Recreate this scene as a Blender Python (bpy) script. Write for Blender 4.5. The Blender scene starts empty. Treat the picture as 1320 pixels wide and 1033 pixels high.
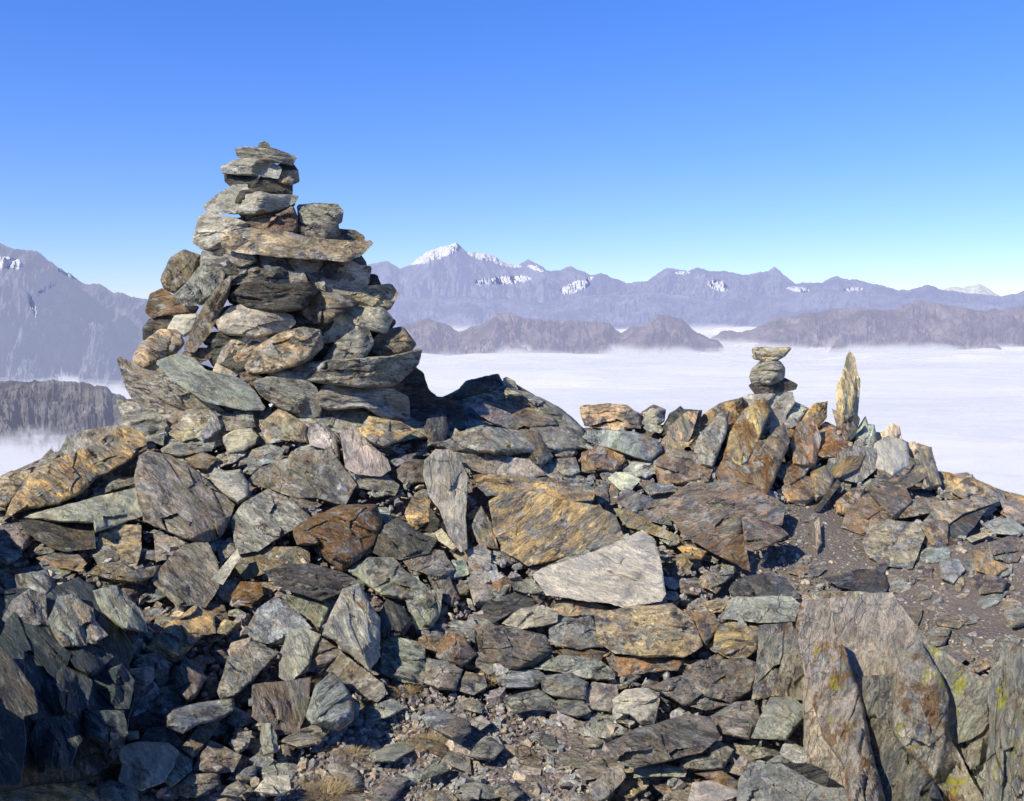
import bpy, math
import numpy as np
from mathutils import Vector, Matrix

rng = np.random.default_rng(11)
scene = bpy.context.scene
col = scene.collection
W0, H0, F0, HZ = 1320.0, 1033.0, 1280.0, 395.0
PITCH = math.atan((H0 / 2 - HZ) / F0)
CP, SP = math.cos(PITCH), math.sin(PITCH)

# ------------------------------------------------------------------ helpers
def pt(px, py, d):
    """a point of the photograph at forward distance d (metres) -> world"""
    px = np.asarray(px, float); py = np.asarray(py, float); d = np.asarray(d, float)
    x = (px - W0 / 2) / F0 * d
    u = (H0 / 2 - py) / F0 * d
    return np.stack([x + 0 * u, d * CP + u * SP, u * CP - d * SP], -1)

def smooth(a, b, x):
    t = np.clip((x - a) / (b - a), 0, 1)
    return t * t * (3 - 2 * t)

def _hash(ix, iy, iz, seed):
    h = (ix.astype(np.int64) * 374761393 + iy.astype(np.int64) * 668265263 + iz.astype(np.int64) * 1274126177 + seed * 974634777) & 0xffffffff
    h = ((h ^ (h >> 13)) * 1274126177) & 0xffffffff
    h = ((h ^ (h >> 16)) * 2246822519) & 0xffffffff
    return ((h ^ (h >> 15)) & 0xffff) / 65535.0

def vnoise(p, seed=0):
    i = np.floor(p).astype(np.int64); f = p - i; f = f * f * (3 - 2 * f)
    r = 0
    for dx in (0, 1):
        for dy in (0, 1):
            for dz in (0, 1):
                w = (f[..., 0] if dx else 1 - f[..., 0]) * (f[..., 1] if dy else 1 - f[..., 1]) * (f[..., 2] if dz else 1 - f[..., 2])
                r = r + w * _hash(i[..., 0] + dx, i[..., 1] + dy, i[..., 2] + dz, seed)
    return r * 2 - 1

def fbm(p, octv=4, seed=0, gain=.5):
    a, r, s = 1.0, 0, 1.0
    for o in range(octv):
        r = r + a * vnoise(p * s + 17.3 * o, seed + o); a *= gain; s *= 2.07
    return r

def mesh_obj(name, V, Fq, mat=None, origin=None, smooth_deg=None, attrs=None, parent=None):
    V = np.asarray(V, float)
    if origin is None: origin = (0, 0, 0)
    V = V - np.asarray(origin)
    me = bpy.data.meshes.new(name)
    Fq = [np.asarray(f) for f in Fq if len(f)]
    me.vertices.add(len(V)); me.vertices.foreach_set('co', V.astype(np.float32).ravel())
    nl = sum(f.size for f in Fq); npo = sum(len(f) for f in Fq)
    me.loops.add(nl); me.polygons.add(npo)
    me.loops.foreach_set('vertex_index', np.concatenate([f.ravel() for f in Fq]).astype(np.int32))
    st, o = [], 0
    for f in Fq:
        st.append(o + np.arange(len(f)) * f.shape[1]); o += f.size
    me.polygons.foreach_set('loop_start', np.concatenate(st).astype(np.int32))
    me.update(calc_edges=True); me.validate()
    if attrs:
        for k, a in attrs.items():
            a = np.asarray(a, np.float32)
            if a.ndim == 1:
                at = me.attributes.new(k, 'FLOAT', 'POINT'); at.data.foreach_set('value', a)
            else:
                at = me.attributes.new(k, 'FLOAT_VECTOR', 'POINT'); at.data.foreach_set('vector', a.ravel())
    if smooth_deg is not None:
        me.shade_smooth()
        if smooth_deg < 180: me.set_sharp_from_angle(angle=math.radians(smooth_deg))
    else:
        me.shade_flat()
    ob = bpy.data.objects.new(name, me); ob.location = origin; col.objects.link(ob)
    if mat: me.materials.append(mat)
    if parent: ob.parent = parent
    return ob

def tag(o, label=None, cat=None, group=None, kind=None):
    if label: o['label'] = label
    if cat: o['category'] = cat
    if group: o['group'] = group
    if kind: o['kind'] = kind
    return o

# ------------------------------------------------------------------ the ground as a depth map of the slope
CTRL = [(-400, 1033, 2.9), (0, 1033, 3.05), (330, 1033, 3.1), (660, 1033, 3.1), (1000, 1033, 3.0), (1320, 1033, 2.9), (1700, 1033, 2.9),
        (-400, 900, 3.5), (0, 900, 3.5), (300, 900, 3.75), (660, 900, 3.95), (900, 900, 3.95), (1100, 900, 3.9), (1320, 900, 3.9), (1700, 900, 4),
        (0, 760, 4.4), (300, 760, 4.7), (500, 760, 4.85), (660, 760, 5.0), (900, 760, 5.4), (1150, 770, 5.6), (1320, 770, 5.6), (1700, 770, 5.6),
        (0, 650, 5.4), (300, 650, 5.8), (500, 650, 5.9), (660, 650, 6.3), (900, 650, 6.9), (1100, 660, 7.7), (1320, 690, 7.3), (1700, 720, 7.2),
        (60, 580, 6.2), (-300, 640, 6), (300, 580, 6.5), (600, 580, 7.1), (850, 580, 8.2), (1050, 590, 8.9), (1200, 630, 8.9),
        (150, 540, 6.9), (400, 535, 6.9), (620, 530, 8.1), (800, 540, 9.0), (1000, 530, 9.5), (1100, 550, 9.7), (1200, 600, 9.8), (1320, 640, 9.7), (1700, 720, 9.0)]
CTRL = np.array(CTRL, float)
def _tps(r): return np.where(r > 0, r * r * np.log(r + 1e-12), 0)
_c = CTRL[:, :2] / 500.0; _n = len(_c)
_A = np.zeros((_n + 3, _n + 3)); _A[:_n, :_n] = _tps(np.linalg.norm(_c[:, None] - _c[None], axis=-1)) + np.eye(_n) * .01
_A[:_n, _n] = 1; _A[:_n, _n + 1] = _c[:, :1].ravel(); _A[:_n, _n + 2] = _c[:, 1]
_A[_n:, :_n] = _A[:_n, _n:].T
_w = np.linalg.solve(_A, np.concatenate([1 / CTRL[:, 2], [0, 0, 0]]))
_GX = np.arange(-600, 1941, 10.0); _GY = np.arange(430, 1301, 10.0)
_g = np.stack(np.meshgrid(_GX, _GY), -1) / 500.0
_disp = (_tps(np.linalg.norm(_g[:, :, None] - _c[None, None], axis=-1)) @ _w[:_n]) + _w[_n] + _g @ _w[_n + 1:]
_disp = np.clip(_disp, 1 / 11.5, 1 / 2.2)
def D(px, py):
    px = np.clip(np.asarray(px, float), -599, 1939); py = np.clip(np.asarray(py, float), 431, 1299)
    fx = (px + 600) / 10; fy = (py - 430) / 10
    ix = fx.astype(int); iy = fy.astype(int); fx = fx - ix; fy = fy - iy
    v = (_disp[iy, ix] * (1 - fx) + _disp[iy, ix + 1] * fx) * (1 - fy) + (_disp[iy + 1, ix] * (1 - fx) + _disp[iy + 1, ix + 1] * fx) * fy
    return 1 / v
CREST = np.array([(-600, 760), (-200, 660), (0, 615), (90, 575), (140, 560), (180, 545), (300, 535), (450, 535), (560, 545), (620, 540), (740, 552), (850, 548), (920, 545),
                  (1000, 540), (1080, 555), (1150, 575), (1210, 622), (1260, 640), (1320, 655), (1500, 700), (1940, 780)], float)
def crest(px): return np.interp(px, CREST[:, 0], CREST[:, 1])
GRAV = [np.array([(400, 960), (470, 900), (560, 885), (660, 895), (760, 920), (800, 960), (760, 1033), (700, 1100), (340, 1100), (340, 1020)], float),
        np.array([(1010, 620), (1110, 650), (1200, 690), (1330, 690), (1500, 720), (1500, 900), (1300, 880), (1240, 850), (1150, 800), (1050, 765), (940, 745), (900, 700), (1000, 715)], float)]
def inside(poly, x, y):
    x = np.asarray(x, float); y = np.asarray(y, float)
    r = np.zeros(x.shape, bool)
    n = len(poly)
    for i in range(n):
        x0, y0 = poly[i]; x1, y1 = poly[(i + 1) % n]
        c = ((y0 > y) != (y1 > y)) & (x < (x1 - x0) * (y - y0) / (y1 - y0 + 1e-12) + x0)
        r ^= c
    return r
_gm = np.zeros(_disp.shape); _mx, _my = np.meshgrid(_GX, _GY)
for g_ in GRAV: _gm = np.maximum(_gm, inside(g_, _mx, _my))
for _ in range(3):
    _gm = (_gm + np.roll(_gm, 1, 0) + np.roll(_gm, -1, 0) + np.roll(_gm, 1, 1) + np.roll(_gm, -1, 1)) / 5
def gravel(px, py):
    ix = np.clip(((np.asarray(px) + 600) / 10).astype(int), 0, _gm.shape[1] - 1); iy = np.clip(((np.asarray(py) - 430) / 10).astype(int), 0, _gm.shape[0] - 1)
    return _gm[iy, ix]

# ------------------------------------------------------------------ materials
class NT:
    def __init__(s, name):
        s.m = bpy.data.materials.new(name); s.m.use_nodes = True; s.t = s.m.node_tree; s.t.nodes.clear()
        s.out = s.t.nodes.new('ShaderNodeOutputMaterial')
    def n(s, typ, ins=None, **kw):
        nd = s.t.nodes.new(typ)
        for k, v in kw.items(): setattr(nd, k, v)
        for k, v in (ins or {}).items():
            sk = nd.inputs[k]
            if isinstance(v, bpy.types.NodeSocket): s.t.links.new(v, sk)
            else: sk.default_value = v
        return nd
    def math(s, op, a, b=0.0, c=None, clamp=False):
        i = {0: a, 1: b}
        if c is not None: i[2] = c
        return s.n('ShaderNodeMath', i, operation=op, use_clamp=clamp).outputs[0]
    def noise(s, vec, scale, detail=4, rough=.55, dist=0.0):
        return s.n('ShaderNodeTexNoise', {'Vector': vec, 'Scale': scale, 'Detail': detail, 'Roughness': rough, 'Distortion': dist}).outputs['Fac']
    def ramp(s, fac, lo, hi, a=0.0, b=1.0):
        return s.n('ShaderNodeMapRange', {'Value': fac, 'From Min': lo, 'From Max': hi, 'To Min': a, 'To Max': b}).outputs[0]
    def mix(s, fac, a, b, mode='MIX'):
        nd = s.t.nodes.new('ShaderNodeMix'); nd.data_type = 'RGBA'; nd.blend_type = mode
        for k, v in ((0, fac), (6, a), (7, b)):
            if isinstance(v, bpy.types.NodeSocket): s.t.links.new(v, nd.inputs[k])
            else: nd.inputs[k].default_value = (v if k == 0 else (*v, 1) if len(v) == 3 else v)
        return nd.outputs[2]
    def mapping(s, vec, scale):
        return s.n('ShaderNodeMapping', {'Vector': vec, 'Scale': scale}).outputs[0]

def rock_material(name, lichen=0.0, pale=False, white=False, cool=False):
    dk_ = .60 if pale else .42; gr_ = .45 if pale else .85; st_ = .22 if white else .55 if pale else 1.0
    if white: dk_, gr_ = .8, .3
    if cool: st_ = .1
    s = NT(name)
    at = s.n('ShaderNodeAttribute', attribute_name='fc').outputs['Vector']
    oi = s.n('ShaderNodeObjectInfo')
    base, rust = oi.outputs['Color'], oi.outputs['Alpha']
    wob = s.n('ShaderNodeVectorMath', {0: at, 1: s.n('ShaderNodeVectorMath', {0: s.n('ShaderNodeTexNoise', {'Vector': at, 'Scale': 5.0, 'Detail': 4, 'Roughness': .6}).outputs['Color'], 1: (.10, .07, .1)}, operation='MULTIPLY').outputs[0]}, operation='ADD').outputs[0]
    an = s.mapping(wob, (1.0, 2.3, 1.2)); an2 = s.mapping(wob, (1.0, 3.8, 1.4)); iso = s.mapping(wob, (1.0, 1.45, 1.0))
    big = s.noise(at, 5.0, 4, .6, .4)
    lay = s.noise(an, 8.0, 9, .72, .35)
    fine = s.noise(an2, 24.0, 7, .75, .2)
    spk = s.noise(at, 95.0, 4, .65)
    c = s.mix(s.ramp(lay, .40, .61), s.mix(1.0, base, (dk_, dk_, dk_ * 1.05), 'MULTIPLY'), s.mix(1.0, base, ((1.4, 1.37, 1.3) if pale else (2.05, 2.0, 1.86)), 'MULTIPLY'))
    def patch(c, scale, lo, hi, amt, colr, off):
        n_ = s.noise(s.n('ShaderNodeVectorMath', {0: iso, 1: off}, operation='ADD').outputs[0], scale, 8, .7, .25)
        return s.mix(s.ramp(n_, lo, hi, 0, amt), c, colr)
    tone = s.ramp(fine, .36, .64)
    c = patch(c, 6.0, .515, .56, .78 * st_, s.mix(tone, (.16, .125, .085), (.56, .45, .31)), (3, 7, 1))      # ochre brown
    c = patch(c, 7.5, .535, .58, .75 * (st_ + .2 if pale else 1), s.mix(tone, (.09, .10, .105), (.34, .365, .37)), (13, 2, 5))       # slate
    c = patch(c, 9.0, .545, .59, .75 * (st_ + .2 if pale else 1), s.mix(tone, (.13, .14, .095), (.42, .43, .32)), (1, 17, 9))        # olive
    c = patch(c, 10.0, .555, .60, .85 * st_, s.mix(tone, (.05, .042, .04), (.15, .125, .115)), (8, 3, 21))  # near black
    # rust and ochre stains
    rn = s.noise(iso, 6.5, 8, .7, .3)
    rth = s.math('SUBTRACT', .70, s.math('MULTIPLY', rust, .26))
    rf = s.n('ShaderNodeMapRange', {'Value': rn, 'From Min': rth, 'From Max': s.math('ADD', rth, .07), 'To Min': 0.0, 'To Max': .8}).outputs[0]
    rc = s.mix(s.ramp(fine, .35, .65), (.13, .065, .032), (.46, .26, .10))
    c = s.mix(rf, c, rc)
    # pale crusts
    pn = s.noise(s.mapping(wob, (1.0, 1.9, 1.0)), 14.0, 8, .75, .3)
    c = s.mix(s.ramp(pn, .545, .61, 0, .85), c, (.64, .62, .55))
    # fine light and dark grain
    c = s.mix(s.ramp(fine, .41, .30, 0, gr_), c, (.022, .02, .022))
    c = s.mix(s.ramp(fine, .60, .72, 0, .6), c, (.62, .60, .53))
    c = s.mix(s.ramp(spk, .58, .70, 0, .45), c, (.60, .59, .54))
    c = s.mix(s.ramp(spk, .42, .32, 0, gr_ * .8), c, (.025, .025, .027))
    # dry lichen, green grey
    ln = s.noise(at, 16.0, 5, .7, 0)
    c = s.mix(s.ramp(ln, .64, .69, 0, .55), c, (.20, .21, .11))
    if lichen:
        yn = s.noise(at, 9.0, 8, .72, 0)
        c = s.mix(s.ramp(yn, .575, .615, 0, .8), c, (.50, .48, .10))
    c = s.n('ShaderNodeHueSaturation', {'Color': c, 'Saturation': 1.2, 'Value': 1.04}).outputs[0]
    lum = s.n('ShaderNodeRGBToBW', {'Color': base}).outputs[0]
    dim = s.n('ShaderNodeMapRange', {'Value': lum, 'From Min': .05, 'From Max': .34, 'To Min': .22, 'To Max': 1.0}).outputs[0]
    c = s.mix(1.0, c, s.n('ShaderNodeCombineColor', {0: dim, 1: dim, 2: dim}).outputs[0], 'MULTIPLY')
    # cracks
    vo = s.n('ShaderNodeTexVoronoi', {'Vector': s.n('ShaderNodeVectorMath', {0: s.mapping(at, (1.0, 3.0, 1.3)), 1: s.n('ShaderNodeVectorMath', {0: s.n('ShaderNodeTexNoise', {'Vector': at, 'Scale': 8.0, 'Detail': 3}).outputs['Color'], 1: (.12, .12, .12)}, operation='MULTIPLY').outputs[0]}, operation='ADD').outputs[0], 'Scale': 5.0}, feature='DISTANCE_TO_EDGE').outputs['Distance']
    cm_ = s.ramp(s.noise(at, 3.5, 3, .5), .5, .6)
    crk = s.math('SUBTRACT', 1.0, s.math('MULTIPLY', cm_, s.ramp(vo, .03, 0)))
    c = s.mix(s.math('MULTIPLY', cm_, s.ramp(vo, .02, .0, 0, .7)), c, (.012, .012, .014))
    vo2 = s.n('ShaderNodeTexVoronoi', {'Vector': s.n('ShaderNodeVectorMath', {0: an, 1: s.n('ShaderNodeVectorMath', {0: s.n('ShaderNodeTexNoise', {'Vector': at, 'Scale': 20.0, 'Detail': 3}).outputs['Color'], 1: (.1, .1, .1)}, operation='MULTIPLY').outputs[0]}, operation='ADD').outputs[0], 'Scale': 14.0}, feature='F1')
    # broken, terraced layers rather than soft waves
    t1 = s.math('MULTIPLY', lay, 9.0); fl = s.math('FLOOR', t1); fr = s.math('SUBTRACT', t1, fl)
    ter = s.math('ADD', fl, s.ramp(fr, .70, 1.0))
    t2 = s.math('MULTIPLY', s.noise(s.mapping(at, (1.0, 2.0, 1.0)), 17.0, 5, .7, .3), 7.0); fl2 = s.math('FLOOR', t2)
    ter2 = s.math('ADD', fl2, s.ramp(s.math('SUBTRACT', t2, fl2), .6, 1.0))
    h = s.math('MULTIPLY', ter, .0042)
    h = s.math('ADD', h, s.math('MULTIPLY', ter2, .0034))
    h = s.math('ADD', h, s.math('MULTIPLY', lay, .010))
    h = s.math('ADD', h, s.math('MULTIPLY', fine, .018))
    h = s.math('ADD', h, s.math('MULTIPLY', spk, .0042))
    h = s.math('ADD', h, s.math('MULTIPLY', crk, .008))
    h = s.math('ADD', h, s.math('MULTIPLY', vo2.outputs['Distance'], .008))
    h = s.math('ADD', h, s.math('MULTIPLY', big, .03))
    bp = s.n('ShaderNodeBump', {'Height': h, 'Strength': .95, 'Distance': .8 if pale else 1.0})
    bs = s.n('ShaderNodeBsdfPrincipled', {'Base Color': c, 'Roughness': s.ramp(fine, .3, .7, .5, .85), 'Normal': bp.outputs[0]})
    bs.inputs['Specular IOR Level'].default_value = .35
    s.t.links.new(bs.outputs[0], s.out.inputs[0])
    return s.m
M_ROCK = rock_material('weathered_schist')
M_LICH = rock_material('lichened_schist', 1.0, True)
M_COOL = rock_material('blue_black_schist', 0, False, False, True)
M_WHITE = rock_material('whitish_quartzite', 0, True, True)
M_PALE = rock_material('pale_schist', 0, True)

def chip_material():
    s = NT('loose_chips')
    at = s.n('ShaderNodeAttribute', attribute_name='cc').outputs['Vector']
    tc = s.n('ShaderNodeTexCoord').outputs['Object']
    n1 = s.noise(tc, 60.0, 5, .7); n2 = s.noise(tc, 220.0, 3, .6)
    c = s.mix(s.ramp(n1, .4, .62), s.mix(1.0, at, (.5, .5, .54), 'MULTIPLY'), s.mix(1.0, at, (1.45, 1.42, 1.35), 'MULTIPLY'))
    c = s.mix(s.ramp(n2, .62, .72, 0, .5), c, (.5, .5, .47))
    h = s.math('ADD', s.math('MULTIPLY', n1, .008), s.math('MULTIPLY', n2, .002))
    bp = s.n('ShaderNodeBump', {'Height': h, 'Strength': 1.0, 'Distance': 1.0})
    bs = s.n('ShaderNodeBsdfPrincipled', {'Base Color': c, 'Roughness': .75, 'Normal': bp.outputs[0]})
    s.t.links.new(bs.outputs[0], s.out.inputs[0]); return s.m
M_CHIP = chip_material()

def ground_material():
    s = NT('stony_soil')
    tc = s.n('ShaderNodeTexCoord').outputs['Object']
    n0 = s.noise(tc, 1.6, 5, .6); n1 = s.noise(tc, 14.0, 7, .7); n2 = s.noise(tc, 120.0, 4, .7)
    c = s.mix(s.ramp(n0, .38, .62), (.17, .13, .10), (.29, .23, .18))
    c = s.mix(s.ramp(n1, .42, .62, 0, .6), c, (.17, .155, .145))
    c = s.mix(s.ramp(n2, .35, .7, .0, .7), c, (.38, .33, .27))
    vo = s.n('ShaderNodeTexVoronoi', {'Vector': tc, 'Scale': 55.0}); 
    c = s.mix(s.ramp(vo.outputs['Distance'], .3, .0, 0, .35), c, vo.outputs['Color'], 'SOFT_LIGHT')
    h = s.math('ADD', s.math('MULTIPLY', n1, .04), s.math('MULTIPLY', n2, .006))
    h = s.math('SUBTRACT', h, s.math('MULTIPLY', vo.outputs['Distance'], .012))
    bp = s.n('ShaderNodeBump', {'Height': h, 'Strength': 1.0, 'Distance': 1.0})
    bs = s.n('ShaderNodeBsdfPrincipled', {'Base Color': c, 'Roughness': .95, 'Normal': bp.outputs[0]})
    s.t.links.new(bs.outputs[0], s.out.inputs[0]); return s.m
M_SOIL = ground_material()
# every traced stone: kind | colour | parameters | label | outline (in the units of its sheet)
SHEETS = {'N': (0, 0, 1.0), 'M': (1020, 560, 3.443), 'L': (0, 0, 1.0), 'A': (140, 170, 2.719), 'B': (0, 530, 3.9727), 'C': (0, 770, 3.927), 'D': (300, 520, 3.9727),
          'E': (540, 470, 3.9727), 'F': (300, 770, 3.927), 'G': (600, 720, 3.3), 'H': (820, 500, 3.688),
          'I': (1020, 560, 3.443), 'J': (880, 740, 3.0), 'K': (890, 320, 3.0698)}
STONES = {}
STONES['A'] = '''
pebble|gg||tiny round pebble crowning the top of the large cairn|530,45 545,38 560,48 557,62 530,62
cairn_stone|g|fa=8|thin flat topmost stone of the large cairn with a pebble on it|447,62 480,58 530,60 560,58 620,78 655,92 645,108 600,106 540,97 455,85
cairn_stone|pg|fa=5|smooth pale green stone second from the cairn top|397,125 440,105 500,92 560,105 602,130 592,160 540,152 400,142
cairn_stone|dk|dd=.12|dark stone wedged behind the pale green stone near the cairn top|590,122 620,112 645,118 660,138 640,152 600,150
cairn_stone|ta||small tan brown block on the right just below the cairn top|600,150 612,143 660,140 664,172 640,182 600,176
cairn_stone|dk|fa=14|thin dark slab lying under the pale green stone near the cairn top|410,150 440,142 560,160 640,188 640,218 560,205 430,188 412,172
cairn_stone|pg|fa=4 b=1.3|wide pale grey lumpy stone below the narrow top of the large cairn|337,262 380,225 440,190 490,190 570,222 662,228 650,245 590,275 520,287 400,282 345,285
cairn_stone|g||rounded grey stone at the upper right shoulder of the large cairn|665,262 720,255 800,258 818,280 812,315 760,325 715,335 670,312
cairn_stone|pu||dark brown stone under the rounded grey shoulder stone of the cairn|690,345 730,312 800,322 806,360 760,380 700,378
cairn_stone|br||small brown stone resting on the right part of the long tan slab|785,352 800,345 860,350 893,370 892,388 780,385
cairn_stone|br|dd=.06|brown stone in shade between the pale lumpy stone and the long slab|485,322 530,290 600,290 645,266 658,300 657,352 600,357 530,345
cairn_stone|pk|fa=-5|pinkish tan block at the upper left edge of the large cairn|320,300 350,292 440,305 485,325 470,345 412,370 396,405 330,408 298,385 310,345
cairn_stone|ta|fa=8 dd=-.12|long tan slab jutting out to the right in the upper cairn|396,365 450,350 520,335 600,350 700,375 800,385 925,388 880,432 830,450 600,434 450,418 400,402
cairn_stone|g|fa=6|flat grey stone supporting the left end of the long tan slab|330,420 370,410 440,415 510,435 522,452 480,470 400,480 325,472
cairn_stone|br|fa=55|upright brown grey stone leaning on the left shoulder of the cairn|187,515 220,445 265,418 325,440 322,465 285,525 235,565 195,545
cairn_stone|gg|fa=50 dd=-.06|grey green stone leaning against the upright stone on the cairn's left|230,575 270,540 320,475 390,480 402,500 382,550 330,602 280,606 240,592
cairn_stone|g|dd=.05|grey flat stone behind the top of the leaning dark plank|395,480 520,475 562,500 562,522 440,532 398,512
cairn_stone|gg||small greenish stone beneath the middle of the long tan slab|532,440 585,430 617,460 612,488 570,494 545,472
cairn_stone|g|fa=5 b=.9|large broad grey stone under the right end of the long tan slab|615,447 700,440 800,436 880,472 917,475 907,530 850,572 770,570 720,537 690,492 625,497
cairn_stone|g||small flat grey slab left of the broad grey stone|560,500 600,493 680,495 692,520 660,537 570,527
cairn_stone|dk|fa=3|dark layered stone in the middle of the large cairn|432,570 470,535 540,526 600,540 700,528 732,560 682,622 600,632 480,612 440,592
cairn_stone|br|fa=65 dd=-.1|dark brown plank standing diagonally on the left of the cairn|268,762 300,680 345,600 400,530 432,508 412,580 392,622 350,705 300,768
cairn_stone|ru||rust brown rounded stone at the far left of the cairn|133,630 150,572 190,553 240,588 312,615 302,632 220,637 150,647
cairn_stone|dk||small dark green stone below the rust brown stone|125,690 145,660 190,643 228,650 212,690 150,707 125,728
cairn_stone|wh||small white stone with sky gap beneath it in the left cairn|210,692 235,648 312,643 302,690 265,714 240,702
cairn_stone|ta|fa=30|tan rounded boulder at the lower left foot of the cairn|90,790 110,750 180,696 240,700 262,740 232,777 120,827 90,812
cairn_stone|pk|fa=8 dd=-.04|pale speckled lens shaped stone in the cairn's middle|382,665 430,620 470,610 560,625 640,648 652,670 602,707 530,720 420,707 390,692
cairn_stone|dk||thin dark stone under the pale lens shaped stone|328,720 370,706 470,712 495,724 430,747 380,757 340,742
cairn_stone|pk|fa=35 dd=-.03|pinkish stone tilted left of the big tan oval stone|368,848 400,770 430,735 520,716 562,730 502,780 482,832 430,860 380,857
cairn_stone|ta|fa=25 dd=-.1 ru=.5|big tan oval stone in the lower middle of the cairn|480,825 520,760 600,710 680,688 742,700 750,750 702,802 580,842 490,842
cairn_stone|br||brown rounded stone right of the dark layered middle stone|670,610 700,580 760,568 840,578 872,600 802,642 760,673 700,662
cairn_stone|ta||tan stone sticking out on the right side of the cairn|838,577 900,545 990,538 1012,570 982,622 900,622 868,602
cairn_stone|pk|fa=25|reddish mottled stone above the green triangular cairn stone|740,712 790,650 860,618 960,618 992,655 972,702 900,692 820,722 750,742
cairn_stone|gg|dd=-.05|green triangular stone in the lower right of the cairn|750,802 800,740 860,698 905,688 925,740 895,792 830,807
cairn_stone|br||dark brown rounded stone at the lower right edge of the cairn|922,742 960,700 1030,688 1074,745 1052,772 960,782 925,777
cairn_stone|gg|fa=-4 dd=-.12 ru=.5|wide grey green plate with pale tip forming the cairn's lower right|560,852 650,820 800,800 1000,790 1097,763 1082,812 1002,887 900,897 700,872 600,862
cairn_stone|g|fa=3 dd=-.14|long grey slab beneath the wide plate at the cairn foot|718,920 760,888 860,888 1000,908 1047,935 1052,1007 980,1012 900,962 760,972 728,957
cairn_stone|gg|fa=20 dd=-.17|grey green blocky stone at the centre of the cairn foot|510,880 560,863 700,878 727,900 742,992 690,1002 600,962 538,922
cairn_stone|gg|fa=25 dd=-.1 b=.7|large dark greenish slab tilting down at the left foot of the cairn|35,793 100,825 190,813 300,908 417,992 330,997 130,972 90,942 58,880
cairn_stone|pg|fa=30 dd=-.22 b=.6|large pale grey slab sloping down at the cairn foot|170,808 240,783 300,800 340,840 460,868 512,915 545,970 480,972 340,942 220,862
cairn_stone|br||small brown wedge under the foot of the leaning plank|262,777 310,763 372,763 352,790 300,817 280,792
cairn_stone|ru||small orange brown stone between the pale slab and wide plate|463,850 500,843 542,870 502,892 475,877
'''
STONES['B'] = '''
flat_rock|ye|fa=38 b=.8 pr=.12 ru=.4|huge tan slab slanting up on the far left below the cairn|20,560 60,450 150,330 320,235 470,180 600,85 690,90 745,140 752,190 640,262 500,342 400,432 300,482 150,502 60,532
flat_rock|g|fa=30|grey slab lying behind the huge tan slab at the left skyline|290,240 345,130 440,100 600,75 575,130 470,180 340,228
rock|gg||small pointed rock on the left skyline beside the huge tan slab|160,325 210,250 258,198 297,225 250,285 180,325
rock|ta||tan rock at the left picture edge on the skyline|-60,480 -40,360 60,310 155,303 152,342 60,455 20,500
flat_rock|pk|fa=20 b=.8 pr=.1|whitish layered slab directly beneath the huge tan slab|110,547 200,520 350,480 500,440 692,393 722,450 727,532 600,585 490,622 480,577 300,567
rock|dk|fa=15 pr=.1|dark rock face under the whitish layered slab on the left|100,560 300,560 480,570 487,702 330,717 250,692 180,652 125,602
rock|gg||small green stone in the shadow between tan slab and whitish slab|505,380 560,345 682,338 692,372 560,417 508,427
boulder|pu|fa=40 pr=.18 b=1|large dark purple brown boulder below the cairn's left foot|688,350 715,230 760,213 870,223 960,270 1060,360 1202,482 1162,582 1122,642 1040,682 930,642 800,592 738,562 703,450
rock|ta||brownish rock beneath the whitish slab with a dark cleft on its right|500,680 530,630 600,580 720,588 722,702 692,802 620,762 590,712 520,740
rock|g||round grey stone in front of the brownish rock by the dark cleft|478,740 500,700 570,688 614,720 602,762 500,782
rock|br||low brown rock above the dark hole on the left|450,832 500,790 620,770 690,820 822,788 802,842 700,882 560,862
flat_rock|pu|fa=45 pr=.1 b=.7|grey purple pointed slab leaning below the large dark boulder|773,867 870,750 940,690 1060,668 1112,760 1122,902 1050,1007 1000,992 900,1000 868,962 820,912
rock|pk||small reddish rock between the dark cleft and the pointed slab|790,640 850,636 942,670 882,742 800,772
shard|wh|pr=.15|thin pale shard standing right of the grey purple pointed slab|1085,860 1215,708 1225,752 1140,888
rock|g||small grey rock beside the tip of the thin pale shard|1110,702 1180,648 1212,720 1130,782
rock|ru||flat orange stone above the large dark boulder's right shoulder|950,245 1040,213 1122,245 1060,302 1000,292
rock|pg|pr=.1|pale green stone right of the large dark boulder|1073,340 1100,293 1160,310 1230,303 1272,370 1272,442 1220,477 1120,412
shard|g||grey splinter lying above the pale green stone|1058,302 1130,250 1200,213 1272,208 1200,262 1100,292
rock|g||grey flat stone below the shaded gap of the cairn's left foot|813,202 870,168 1000,178 1102,158 1082,202 1000,217 920,232 830,212
rock|ta||cream coloured broken rock under the pale slab of the cairn foot|853,112 950,100 1000,40 1080,23 1162,40 1132,112 1030,132 930,157
shard|bl|fa=60 pr=.12|bluish upright pointed shard in front of the cream rock|1013,142 1060,70 1105,-4 1127,90 1080,132 1040,152
rock|pk||pinkish rock right of the bluish pointed shard|1138,132 1200,100 1290,90 1320,130 1311,172 1250,207 1170,217
rock|gg||greenish rock directly below the pale cairn foot slab|1160,52 1210,3 1300,3 1314,82 1200,102 1138,102
rock|gg||grey green rock under the left end of the dark cairn foot slab|605,85 640,15 760,-20 850,50 835,172 760,152 700,102
rock|ru||rusty red patch of rock above the blue green outcrop|185,752 280,728 400,738 444,780 400,817 300,802
rock|pu||dark purple rock at the left edge under the huge tan slab|-60,660 0,590 60,578 130,568 182,662 110,722 40,702
rock|gg||mossy looking grey rock at the left picture edge|-40,700 30,690 100,688 112,742 30,792 -30,785
'''
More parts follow.
